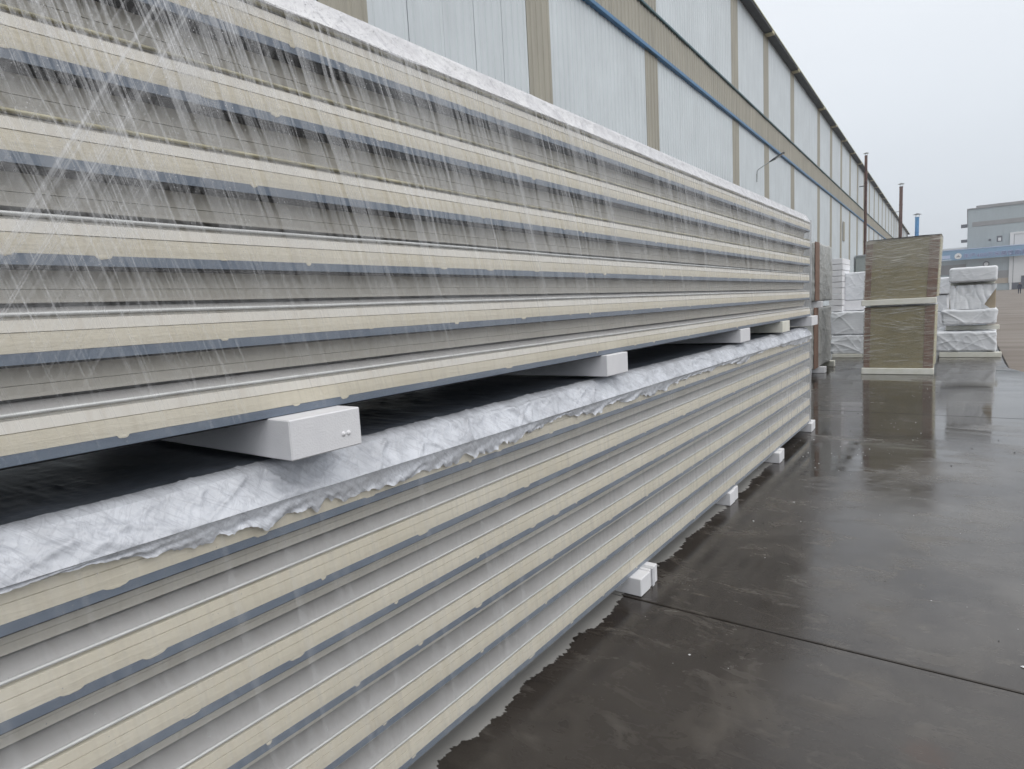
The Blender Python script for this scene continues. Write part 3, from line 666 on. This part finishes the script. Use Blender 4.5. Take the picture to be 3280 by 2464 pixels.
# ---------------------------------------------------------------- person by the far door
def person():
    E_ = empty('person', (6.48, 125.0, 0)); tag(E_, 'person in dark blue clothes standing by the distant white door', 'person')
    V = [(0,0,.92),(0,0,1.12),(0,0,1.36),(0,0,1.46),(0,.01,1.56),(.10,0,.90),(.12,.02,.50),(.12,.06,.08),(.12,-.06,.04),(-.10,0,.90),(-.12,-.04,.50),(-.12,.0,.08),(-.12,-.13,.04),(.19,0,1.37),(.25,-.02,1.12),(.24,-.16,.96),(-.19,0,1.37),(-.25,.0,1.12),(-.24,-.1,.88)]
    Ed = [(0,1),(1,2),(2,3),(3,4),(0,5),(5,6),(6,7),(7,8),(0,9),(9,10),(10,11),(11,12),(2,13),(13,14),(14,15),(2,16),(16,17),(17,18)]
    Rd = [.15,.14,.16,.065,.10,.095,.07,.05,.045,.095,.07,.05,.045,.07,.05,.04,.07,.05,.04]
    me = bpy.data.meshes.new('body'); me.from_pydata(V, Ed, []); o = link('body', me, E_)
    sk = o.modifiers.new('skin', 'SKIN'); 
    for i, r in enumerate(Rd): me.skin_vertices[0].data[i].radius = (r, r)
    me.skin_vertices[0].data[0].use_root = True
    ss = o.modifiers.new('sub', 'SUBSURF'); ss.levels = 1; ss.render_levels = 1; me.materials.append(M['cloth_navy'])
    h = MB(); 
    rr = []
    for i in range(8):
        t_ = math.pi * i / 7; rr.append([(.085 * math.sin(t_) * math.cos(q), .10 * math.sin(t_) * math.sin(q), 1.58 - .12 * math.cos(t_)) for q in np.linspace(0, 2 * math.pi, 12)])
    h.grid(rr); h.build('head', M['skin_tone'], E_, True)
    h = MB(); rr = []
    for i in range(5):
        t_ = math.pi * .5 * i / 4; rr.append([(.098 * math.sin(t_) * math.cos(q), .015 + .11 * math.sin(t_) * math.sin(q), 1.60 + .115 * math.cos(t_)) for q in np.linspace(0, 2 * math.pi, 12)])
    h.grid(rr); h.build('hair', M['hair_black'], E_, True)
person()

# ---------------------------------------------------------------- the near packs of sandwich panels
XF = -1.475; YA, YB = -1.3, 7.93; WID = 1.12
ys = np.concatenate([np.arange(YA, 3.0, 0.04), np.arange(3.0, YB, 0.10), [YB]])
def make_panel(zt, P, label, group, seed):
    """zt = top of panel; profile measured from the photo: recess above, foam nose below"""
    k = P / 0.1766
    rr_ = random.Random(seed * 13); E_ = empty('insulated_panel', (XF - .004 * rr_.random(), .03 * (rr_.random() - .6), zt), .0006 * (rr_.random() - .5)); tag(E_, label, 'panel', group)
    jit = lambda a, f, sd: (lambda y: a * (fbm(np.array(y * f), np.array(sd * 3.1), seed + sd) - .5) * 2)
    def pr(L): return [(x, z * k) for x, z in L]
    W_ = -WID
    wig = jit(.0018, 1.1, 1); wig2 = jit(.0022, 2.0, 5)
    MB().extrude(pr([(-.056, -.002), (-.0625, -.0388), (-.067, -.0392), (-.067, -.0398), (-.0635, -.0402), (-.0715, -.0575), (-.073, -.0640), (-.16, -.0642), (W_ + .002, -.0642), (W_ + .002, -.002)]), ys, wig).build('edge_lining', M['lining'], E_)
    MB().extrude(pr([(-.135, -.0648), (-.132, -.0716), (-.080, -.0722), (-.007, -.0832), (-.007, -.0905), (W_, -.0905), (W_, -.0648)]), ys, wig2).build('upper_lip', M['lip'], E_)
    bead = [(-.0035 + .0042 * math.cos(t), -.0868 + .0040 * math.sin(t)) for t in np.linspace(0, 2 * math.pi, 9)[:-1]]
    MB().extrude(pr(bead), ys, wig2).build('edge_bead', M['grimy_bead' if zt > 2.0 else 'bead_silver'], E_, True)
    MB().extrude(pr([(-.012, -.0912), (-.011, -.0955), (-.0014, -.0978), (-.0002, -.1186), (-.02, -.1188), (W_ + .001, -.1188), (W_ + .001, -.0912)]), ys).build('upper_core', M['facing' if zt > 1.3 else 'core'], E_)
    MB().extrude(pr([(-.0035, -.1192), (-.0035, -.1200), (0, -.1206), (.0004, -.1395), (-.0006, -.1556), (W_, -.1556), (W_, -.1192)]), ys, jit(.0006, 6, 2)).build('foam_core', M['core'], E_)
    MB().extrude(pr([(.0012, -.1560), (.0016, -.1762), (W_ - .001, -.1762), (W_ - .001, -.1560)]), ys).build('lower_skin', M['skin'], E_)
    MB().extrude(pr([(-.0035, -.1766), (-.0045, -.1806), (-.075, -.1812), (-.075, -.1766)]), ys, jit(.0006, 9, 7)).build('gap_shade_strip', M['shade_black'], E_)  # dark strip added to stand in for shade under the skin's overhang
    r = random.Random(seed); mb = MB(); y = YA + r.random() * .3
    while y < YB - .1:
        w = .008 + .020 * r.random() ** 2; h = (.002 + .006 * r.random()) * k; zt_ = -.1545 * k
        m = 9; vs = []; 
        for i in range(m):
            f_ = i / (m - 1) * 2 - 1; vs.append((.0022, y + f_ * w, zt_)); 
            vs.append((.0030 - .0010 * abs(f_), y + f_ * w, zt_ - h * .45 * math.sqrt(max(0, 1 - f_ * f_)) - .0005)); vs.append((.0019, y + f_ * w, zt_ - h * math.sqrt(max(0, 1 - f_ * f_)) * (0.85 + .3 * r.random()) - .001))
        fs = []
        for i in range(m - 1):
            for q in (0, 1): fs.append((3 * i + q, 3 * i + q + 1, 3 * i + 3 + q + 1, 3 * i + 3 + q))
        mb.add(vs, fs); y += .16 + r.random() * .42
    mb.build('foam_drips', M['core'], E_, True)
    return E_
ORD = ['topmost', 'second from the top', 'third from the top', 'fourth from the top', 'fifth from the top', 'bottom']
UZ, UP, LZ, LP = 1.357, 0.1916, 0.104, 0.1866
for i in range(6):
    make_panel(UZ + (6 - i) * UP, UP, f'cream-edged insulated panel with blue-grey skin, {ORD[i]} in the upper film-wrapped pack', 'panels of the upper pack', 11 + i)
for i in range(6):
    make_panel(LZ + (6 - i) * LP, LP, f'cream-edged insulated panel with blue-grey skin, {ORD[i]} in the lower pack', 'panels of the lower pack', 31 + i)

# film over the packs
def cover_sheet(name, zt, k, mat, parent, seed, hang, amp, endx, lump):
    """film lying on a pack, turning over the rim, stretched across the edge recess to the bead, then hanging as a ragged flap"""
    yy = np.concatenate([np.arange(YA, 2.8, 0.006), np.arange(2.8, YB + .02, 0.016)])
    zb = zt - .083 * k; x0, z0 = -.036, zt - .006
    H = hang(yy)
    def crease(v_):
        d = folds(yy, v_, seed, ((0.55, 1.0), (-0.65, 1.0), (1.0, .8), (-.95, .7)), 6.5, 16.0) + .5 * folds(yy, v_, seed + 50, ((.45, 1), (-.8, .9), (.85, .8)), 15, 14.0) + .28 * folds(yy, v_, seed + 70, ((.5, 1), (-.6, 1), (.9, .8)), 27, 12.0)
        return d + lump * (fbm(yy * 4, v_ * 6, seed + 3) - .5)
    def section(sn, rows, m):
        P = np.zeros((len(yy), len(rows), 3)); P[..., 1] = yy[:, None]
        for j, (x, z, nx, nz, v_, fa, ex) in enumerate(rows):
            d = crease(v_ + 0 * yy) * fa + ex
            P[:, j, 0] = XF + x + nx * d * amp; P[:, j, 2] = z + nz * d * amp
        return MB().grid(P).build(sn, m, parent, True, fix=False)
    o = 0 * yy
    section('top_layer', [(-.8 + .72 * f + o, zt + .006 + o, 0, 1, .8 - .72 * f, .3, o) for f in np.linspace(0, 1, 12)], M['top_skin'])
    rim = []
    for f in np.linspace(0, 1, 7):
        a = math.radians(55) * f; rim.append((-.08 + .044 * math.sin(a) / math.sin(math.radians(55)) + o, zt + .006 - .012 * f ** 1.6 + o, math.sin(a), math.cos(a), .08 - .04 * f, .3 * (1 - f) ** .5, o))
    section('rim_fold', rim, mat)
    sl = []
    for f in np.linspace(0, 1, 20):
        sag = .006 * math.sin(f * math.pi); sl.append((x0 + (endx - x0) * f - sag + o, z0 + (zb + .002 - z0) * f - sag * .4 + o, .85, .5, -.11 * f, (1.0 - .92 * f ** 7) * min(1, f * 6), o))
    section(name, sl, mat)
    fl = []
    for f in np.linspace(0, 1, 8):
        ex = 1.5 * f * (fbm(yy * 48 + 9 * f, np.full_like(yy, f * .9), seed + 8) - .35) + 1.0 * f * (vnoise(yy * 15 + 4 * f, yy * 0, seed + 12) - .35)
        fl.append((np.maximum(endx - .0175 * f ** .7 * np.clip(H / .016, 0, 1), .0065), zb + .0015 - H * f, 1, 0, -.11 - H * f, .25 * f, np.maximum(ex, -.05 * f)))
    section('ragged_hem', fl, mat)
def hang_low(y):
    tri = lambda f, sd: 1 - np.abs(2 * vnoise(y * f, y * 0, sd) - 1)
    a = fbm(y * 2.1, y * 0 + .3, 5, 2)
    h = np.clip((a - .30) * .19, .003, .055) * (.55 + .5 * tri(13, 9) + .25 * tri(37, 19)) + .006 * tri(90, 29)
    return np.where(y < .50, .008 + .004 * tri(40, 3), h)
F1 = empty('plastic_cover', (0, 0, 0)); tag(F1, 'crumpled white plastic sheet over the lower pack, ragged hem hanging over its edge', 'plastic sheet')
cover_sheet('draped_sheet', LZ + 6 * LP, LP / .1766, M['drape'], F1, 3, hang_low, .0125, .024, .5)
F2 = empty('plastic_cover', (0, 0, 0)); tag(F2, 'clear rain-beaded plastic film over the top edge of the upper pack', 'plastic film')
cover_sheet('top_film', UZ + 6 * UP, UP / .1766, M['topfilm'], F2, 23, lambda y: .002 + .008 * np.clip(vnoise(y * 4, y * 0, 4) - .35, 0, 1), .0055, .007, .5)
def side_film(name, z0, z1, mat, parent, x_off, seed):
    yy = np.arange(YA, YB + .041, 0.03); zz = np.linspace(z0, z1, 34)
    Yg, Zg = np.meshgrid(yy, zz, indexing='ij')
    X = XF + x_off + .004 * (fbm(Yg * 2, Zg * 6, seed) - .5) + .002 * folds(Yg, Zg, seed, ((1.9, 1), (1.3, .8)), 14, 4)
    P = np.stack([X, Yg, Zg], -1); mb = MB(); mb.grid(P); o = mb.build(name, mat, parent, True, fix=False)
    # bunched corner at the far end, round to the back
    th = np.linspace(0, 1, 16); zz = np.linspace(z0 - .02, z1 + .03, 46); Q = np.zeros((len(zz), len(th), 3))
    for i, z in enumerate(zz):
        bul = .075 * math.sin(math.pi * min(1, max(0, (z - z0 + .06) / (z1 - z0 + .1)))) ** .6 + .02 * fbm(np.array(z * 5), np.array(seed * 1.), seed)
        for j, t in enumerate(th):
            if t < .35: a = t / .35 * math.pi / 2; x = XF + x_off - .05 * (1 - math.cos(a)); y = YB + .03 + (.02 + bul) * math.sin(a)
            else: f_ = (t - .35) / .65; x = XF + x_off - .05 - f_ * 1.05; y = YB + .05 + bul * (1 - .5 * f_)
            w = .010 * (fbm(np.array(z * 7), np.array(t * 22), seed + 3) - .5)
            Q[i, j] = (x + w, y + w, z)
    MB().grid(Q).build('bunched_end', M['endfilm'], parent, True, fix=False)
    return o
side_film('side_film', UZ + .004, UZ + 6 * UP - .088, M['sidefilm'], F2, .0085, 3)
F3 = empty('stretch_film', (0, 0, 0)); tag(F3, 'thin clear stretch film wrapped round the side of the lower pack', 'plastic film')
side_film('side_film', LZ + .004, LZ + 6 * LP - .092, M['lowfilm'], F3, .0055, 8)

# foam spacer blocks
def block(x1, y0, y1, z0, z1, label, group, mat='foam', cut=False, dx=1.3, rot=0.0, bits=False, tape=False):
    E_ = empty('foam_block', (x1, (y0 + y1) / 2, z0), rot); tag(E_, label, 'foam block', group)
    w = (y1 - y0) / 2; h = z1 - z0
    nx, ny, nz = 22, 9, 7
    if cut:
        MB().box((-dx, -w, 0), (0, w * .05, h), .004).build('slab_piece', M[mat], E_)
        MB().box((-dx, w * .05 + .003, 0), (-.006, w, h + .004), .004).build('slab_piece', M[mat], E_)
    else:
        MB().box((-dx, -w, 0), (0, w, h), .003).build('slab_piece', M[mat], E_)
    if bits:
        b = MB()
        for yb in (.052, .070):
            rr = [[(-.001 + .006 * math.cos(t) , yb + .0075 * math.sin(t) * math.cos(q), .040 + .0075 * math.sin(t) * math.sin(q)) for q in np.linspace(0, 2 * math.pi, 9)] for t in np.linspace(0, math.pi / 2, 5)]
            b.grid(rr)
        b.build('foam_beads', M['foam'], E_, True)
    if tape:
        tp = MB(); a, c = w * .25, w * .52
        tp.box((-.075, a, h + .0045), (.003, c, h + .0065)); tp.box((.0012, a, .002), (.003, c, h + .0042)); tp.build('clear_tape', M['endfilm'], E_)
    return E_
G1, G2 = 'foam blocks between the two packs', 'foam blocks under the lower pack'
zu = 1.2495
block(-1.385, .925, 1.155, zu, 1.3555, 'large white foam block between the packs, nearest the camera', G1, bits=True)
block(-1.445, 2.785, 3.02, zu, 1.3555, 'white foam block between the packs, second from the near end', G1)
block(-1.462, 5.13, 5.40, zu, 1.3555, 'white foam block between the packs, third from the near end', G1)
block(-1.452, 6.50, 6.80, zu, 1.3555, 'yellowed foam block between the packs with a rounded corner', G1, 'foam_cream')
block(-1.425, 7.78, 8.12, zu, 1.3555, 'white foam block between the packs at their far end', G1)
block(-1.411, 3.02, 3.257, 0.001, .1025, 'white foam block under the lower pack bound with clear tape', G2, cut=True, tape=True)
block(-1.455, 4.773, 5.00, 0.001, .1025, 'two-piece white foam block under the lower pack, second along', G2, cut=True)
block(-1.427, 6.24, 6.46, 0.001, .1025, 'white foam block under the lower pack, third along', G2, cut=True)
block(-1.44, 8.02 - .17, 8.10, 0.001, .1025, 'white foam block under the far end of the lower pack', G2, cut=True)
block(-1.50, .9, 1.13, 0.001, .1025, 'white foam block hidden under the near part of the lower pack', G2)

# ---------------------------------------------------------------- wrapped packs further down the yard
def wrapped(name, label, a, b, mat, seed, amp=.02, rad=.05, group=None, cat='wrapped pack', taper=0.0, f=3.0, res=60, parent=None, sag=0.0):
    (x0, y0, z0), (x1, y1, z1) = a, b; cx, cy = (x0 + x1) / 2, (y0 + y1) / 2
    hx, hy, hz = (x1 - x0) / 2, (y1 - y0) / 2, (z1 - z0) / 2
    mb = MB(); t = np.linspace(-1, 1, res)
    A, B = np.meshgrid(t, t, indexing='ij')
    def face(px, py, pz):
        P = np.stack([px * hx, py * hy, pz * hz], -1)
        Q = np.stack([np.clip(P[..., 0], -hx + rad, hx - rad), np.clip(P[..., 1], -hy + rad, hy - rad), np.clip(P[..., 2], -hz + rad, hz - rad)], -1)
        D = P - Q; L = np.linalg.norm(D, axis=-1, keepdims=True); L[L == 0] = 1; N = D / L
        P = Q + N * rad
        u = P[..., 0] + P[..., 1] * .9; v = P[..., 2]
        d = folds(u, v, seed, ((.9, 1), (-.7, .8), (1.45, .5), (2.2, .7)), f, 9) + .5 * folds(u, v, seed + 9, ((.6, 1), (-1.1, 1)), f * 2.6, 8) - .4
        d += .35 * (fbm(u * 2, v * 2, seed + 5) - .5)
        P = P + N * (d * amp * .55)[..., None]
        if taper: P[..., 0] *= 1 + taper * (P[..., 2:3][..., 0] / hz)
        low = np.clip(-(P[..., 2] + hz * .6) / (hz * .4), 0, 1)
        if sag: P[..., 2] += low * sag * (fbm(u * 3, u * 0, seed + 31) - .3)
        return P
    one = np.ones_like(A)
    for px, py, pz in ((A, -one, B), (A, one, B), (-one, A, B), (one, A, B), (A, B, one), (A, B, -one)): mb.grid(face(px, py, pz))
    o = mb.build('wrap' if parent else name, M[mat], parent, True, fix=True)
    if not parent:
        o.location = (cx, cy, (z0 + z1) / 2); tag(o, label, cat, group)
    else: o.location = (cx - parent.location.x, cy - parent.location.y, (z0 + z1) / 2 - parent.location.z)
    return o
def bar(a, b, label, group, mat='foam_cream'):
    (x0, y0, z0), (x1, y1, z1) = a, b
    E_ = MB().box((x0 - x1, 0, 0), (0, y1 - y0, z1 - z0), .008).build('foam_bar', M[mat]); E_.location = (x1, y0, z0); tag(E_, label, 'foam bar', group); return E_

# khaki packs with cardboard corners
def khaki(label, x0, x1, y0, y1, z0, z1, seed, shear=0.0, band=None):
    E_ = empty('khaki_pack', ((x0 + x1) / 2, y0, z0)); tag(E_, label, 'wrapped pack', 'khaki packs wrapped in film')
    hx = (x1 - x0) / 2; h = z1 - z0; D = y1 - y0
    def sh(mb):
        mb.v = [(x + shear * z, y, z) for x, y, z in mb.v]; return mb
    sh(MB().box((-hx + .012, .012, .0), (hx - .012, D, h - .012), .01)).build('board_stack', M['khaki_board'], E_)
    cwl, cwr = .105, .15
    l = MB(); l.box((-hx, .0, .004), (-hx + cwl, .010, h - .006), .003); l.box((-hx, .0102, .004), (-hx + .010, .2, h - .006), .003); sh(l).build('corner_board', M['cardboard'], E_)
    l = MB(); l.box((hx - cwr, -.002, .004), (hx, .010, h - .006), .003); l.box((hx - .010, .0102, .004), (hx + .001, .2, h - .006), .003); sh(l).build('corner_board', M['cardboard'], E_)
    l = MB(); l.box((hx + .0015, .03, .01), (hx + .012, D, h - .01), .003); sh(l).build('side_facing', M['board_edge'], E_)
    # film skirt round the four sides
    per = [(-hx - .012, D), (-hx - .014, -.012), (hx + .016, -.012), (hx + .018, D)]
    zz = np.linspace(0.0, h + .004, 60); pts = []
    for (ax, ay), (bx, by) in zip(per[:-1], per[1:]):
        for f_ in np.linspace(0, 1, 40)[:-1]: pts.append((ax + (bx - ax) * f_, ay + (by - ay) * f_))
    Pg = np.zeros((len(pts), len(zz), 3)); pa = np.array(pts)
    U_, V_ = np.meshgrid(pa[:, 0] + pa[:, 1], zz, indexing='ij')
    d = .005 * folds(U_, V_, seed, ((1.4, 1), (1.75, .9), (1.15, .6)), 9, 6)
    ctr = np.array([0, D / 2]); dirs = pa - ctr; dirs = np.sign(np.round(dirs / np.array([hx, D / 2]), 1)) * (np.abs(dirs / np.array([hx, D / 2])) > .98)
    Pg[..., 0] = pa[:, 0][:, None] + dirs[:, 0][:, None] * d + shear * zz[None, :]; Pg[..., 1] = pa[:, 1][:, None] + dirs[:, 1][:, None] * d; Pg[..., 2] = zz[None, :]
    MB().grid(Pg).build('stretch_film', M['packfilm'], E_, True, fix=False)
    # pale sheet over the top
    tt = np.linspace(-hx - .02, hx + .02, 40); dd_ = np.linspace(-.018, D, 30); A, B = np.meshgrid(tt, dd_, indexing='ij')
    Z = h + .008 + .012 * fbm(A * 6, B * 6, seed + 2) - .05 * np.clip((-hx + .05 - A) / .07, 0, 1) ** 2
    sh(MB().grid(np.stack([A, B, Z], -1))).build('top_sheet', M['wrap'], E_, True, fix=False)
    return E_
KX0, KX1, KY = -1.645, -.485, 13.93
bar((KX0 - .01, KY - .05, 0.001), (KX1 + .01, KY + .13, .118), 'long cream foam bar on the ground under the khaki pack', 'foam bars under khaki packs')
khaki('lower khaki pack with cardboard corners under creased film, centre of the yard', KX0 + .02, KX1 - .01, KY, KY + 1.1, .12, 1.295, 4, shear=.012)
bar((KX0 - .02, KY - .06, 1.325), (KX1 + .03, KY + .13, 1.435), 'long cream foam bar between the two stacked khaki packs', 'foam bars under khaki packs')
khaki('upper khaki pack with cardboard corners and heavily creased film, on the foam bar', KX0 + .02, KX1 + .02, KY, KY + 1.1, 1.437, 2.555, 9, shear=.035)
bar((KX0 - .02, KY + .85, 0.001), (KX1 - .02, KY + 1.03, .118), 'rear foam bar under the far end of the khaki pack', 'foam bars under khaki packs')

# grey-wrapped packs beside the far end of the near packs
def side_pack(label, x0, x1, y0, y1, z0, z1, seed):
    E_ = empty('grey_pack', ((x0 + x1) / 2, y0, z0)); tag(E_, label, 'wrapped pack', 'grey film packs with brown corners')
    wrapped('wrap', None, (x0, y0, z0), (x1, y1, z1), 'wrapgrey', seed, .022, .03, f=4.5, parent=E_)
    hx = (x1 - x0) / 2
    MB().box((hx + .006, .0, .01), (hx + .020, .40, z1 - z0 + .01), .003).build('corner_board', M['cardboard'], E_)
    return E_
side_pack('lower grey film pack with a brown cardboard corner, beyond the long panels', -3.55, -2.42, 13.35, 15.3, .13, 1.335, 14)
side_pack('upper grey film pack with a brown cardboard corner, beyond the long panels', -3.55, -2.40, 13.35, 15.3, 1.47, 2.60, 15)
G3 = 'foam bars under grey packs'
bar((-3.6, 13.95, .001), (-2.31, 14.13, .128), 'white foam bar end on the ground under the grey pack, nearer one', G3, 'foam')
bar((-3.6, 15.55 - .35, .001), (-2.34, 15.72 - .35, .128), 'cream foam bar end on the ground under the grey pack, farther one', G3)
bar((-3.6, 13.6, 1.337), (-2.32, 13.78, 1.468), 'white foam bar between the two grey packs', G3, 'foam')

# white packs along the back row
GB = 'white film packs in the back row'
wrapped('white_pack', 'grey-white draped pack on the ground in the left back row', (-2.74, 17.4, .10), (-1.9, 19.4, .555), 'wrap', 41, .03, .03, GB, f=2.6, sag=.1)
wrapped('white_pack', 'upper draped white pack in the left back row with a folded front', (-2.76, 17.42, .57), (-1.9, 19.4, 1.13), 'wrap', 42, .035, .03, GB, f=2.2)
bar((-2.72, 17.38, .001), (-1.95, 17.55, .095), 'grey foam bar under the draped packs of the left back row', 'foam bars in the back row')
bar((-2.6, 17.9, 1.15), (-2.08, 18.1, 1.40), 'crumpled white foam bar under the boxy wrapped pack', 'foam bars in the back row', 'foam')
wrapped('white_pack', 'boxy pale-blue wrapped pack on top of the left back row', (-2.52, 17.9, 1.41), (-2.05, 19.4, 2.10), 'wrap', 43, .02, .03, GB, f=3)
wrapped('white_pack', 'white wrapped pack glimpsed behind the boxy pack and the khaki pack', (-2.15, 20.2, 1.3), (-1.75, 22.0, 2.25), 'wrap', 47, .02, .04, GB)
RS = empty('foam_sheet_stack', (-2.64, 17.5, 1.15)); tag(RS, 'white stack of foam sheets with dark joints, left back row', 'foam stack')
for k in range(9):
    x_ = .004 * ((k * 5) % 3); MB().box((-.17 + x_, 0, k * .146), (.12 + x_, 1.2, k * .146 + .136), .006).build('foam_sheet', M['foam'], RS)
# right-hand stack
GR = 'white film packs in the right-hand stack'
bar((-.50, 17.45, .001), (.64, 17.62, .115), 'cream foam bar on the ground under the right-hand white stack', 'foam bars in the right-hand stack')
wrapped('white_pack', 'lowest white film pack of the right-hand stack, creased front', (-.575, 17.45, .118), (.545, 19.6, .58), 'wrap', 61, .03, .045, GR, f=3.2, sag=.06)
bar((-.40, 17.8, .60), (.60, 17.98, .70), 'cream foam bar end between the two lowest right-hand packs', 'foam bars in the right-hand stack')
wrapped('white_pack', 'second white film pack of the right-hand stack with diagonal creases', (-.47, 17.5, .71), (.535, 19.6, 1.08), 'wrap', 62, .03, .06, GR, f=2.6, sag=.08, taper=.02)
TB = empty('tan_pack', (.09, 17.62, 1.09)); tag(TB, 'tan pack half hidden by a pale draped sheet, right-hand stack', 'wrapped pack')
MB().box((-.42, 0, 0), (.42, 1.9, .52), .01).build('board_stack', M['tan_box'], TB)
dz = np.linspace(0, 1, 40); dx_ = np.linspace(-1, 1, 60); A, B = np.meshgrid(dx_, dz, indexing='ij')
wl = .43 - .03 * B; wr = .43 - .22 * np.clip((B - .15) / .7, 0, 1) + .12 * np.clip((B - .82) / .18, 0, 1)
Xs = np.where(A < 0, A * wl, A * wr); Ysd = -.03 - .05 * B + .02 * folds(Xs, B * .5, 77, ((0.0, 1), (.25, .8), (-.3, .7)), 9, 3); Zs = .535 - .54 * B
dp = MB(); dp.grid(np.stack([Xs, Ysd, Zs], -1))
A2, B2 = np.meshgrid(dx_, np.linspace(0, 1, 12), indexing='ij'); dp.grid(np.stack([A2 * .43, -.03 + B2 * 1.8, .535 + .004 * fbm(A2 * 5, B2 * 5, 3)], -1)); dp.build('draped_sheet', M['wrap'], TB, True, fix=False)
bar((-.33, 17.9, 1.63), (.50, 18.1, 1.70), 'dark shaded spacer bar under the topmost right-hand pack', 'foam bars in the right-hand stack')
wrapped('white_pack', 'topmost smooth white film pack of the right-hand stack', (-.345, 17.5, 1.69), (.525, 19.6, 2.02), 'wrap', 63, .014, .05, GR, f=2.0)
# glimpsed between the khaki packs and the right-hand stack
GF = 'white packs glimpsed behind'
wrapped('white_pack', 'pale wrapped pack glimpsed right of the upper khaki pack', (-1.1, 21.0, 1.42), (-.34, 22.6, 1.86), 'wrap', 71, .02, .03, GF)
wrapped('white_pack', 'pale wrapped pack glimpsed low, right of the khaki packs', (-1.1, 21.05, .94), (-.44, 22.6, 1.40), 'wrap', 72, .02, .03, GF)
MB_ = wrapped('white_pack', 'flat pale pack on the ground behind the khaki packs', (-1.2, 21.0, .02), (-.42, 22.8, .92), 'wrap', 73, .02, .03, GF)

# ---------------------------------------------------------------- crumbs of foam and dark grit on the wet slabs
def crumbs(name, label, mat, spots, rmin, rmax, seed):
    r = random.Random(seed); mb = MB()
    for x, y in spots:
        q = rmin + (rmax - rmin) * r.random() ** 2; vs = []
        a0 = r.random() * 6
        for dx, dy, dz_ in ((1,0,.5),(-.9,.2,.4),(.1,1,.5),(0,-1,.45),(.1,.1,1.1),(0,0,0)):
            c_, s_ = math.cos(a0), math.sin(a0); j = .7 + .6 * r.random(); X_, Y_ = (dx * c_ - dy * s_) * q * j, (dx * s_ + dy * c_) * q * j
            vs.append((x + X_, y + Y_, .0005 + dz_ * q * .8))
        mb.add(vs, [(0,2,4),(2,1,4),(1,3,4),(3,0,4),(2,0,5),(1,2,5),(3,1,5),(0,3,5)])
    o = mb.build(name, M[mat]); tag(o, label, 'debris', kind='stuff'); return o
sp = []
for _ in range(46): sp.append((random.gauss(-.95, .35), random.gauss(6.9, .55)))
for _ in range(20): sp.append((random.gauss(-.75, .25), random.gauss(8.4, .5)))
for _ in range(16): sp.append((random.uniform(-.7, -.1), random.gauss(11.2, .5)))
for _ in range(22): sp.append((random.uniform(-1.35, .3), random.uniform(1.6, 6.0)))
crumbs('foam_crumbs', 'scattered white foam crumbs on the wet concrete', 'foam', sp, .002, .009, 2)
sp = [(random.uniform(-1.3, .9), random.uniform(1.8, 13)) for _ in range(60)]
crumbs('grit', 'scattered dark grit on the wet concrete', 'pebble_dark', sp, .003, .010, 3)

# ---------------------------------------------------------------- damp air over the yard
hz = MB().box((-130, -30, -1.2), (170, 420, 30)); t_ = NT('damp_air')
pv = t_.n('VolumePrincipled'); pv.inputs['Color'].default_value = (0.93, 0.95, 0.97, 1); pv.inputs['Density'].default_value = 0.00095; pv.inputs['Anisotropy'].default_value = 0.2
t_.t.links.new(pv.outputs[0], t_.out.inputs['Volume'])
tag(hz.build('haze', t_.m), 'thin damp haze over the whole yard', 'haze', kind='stuff')
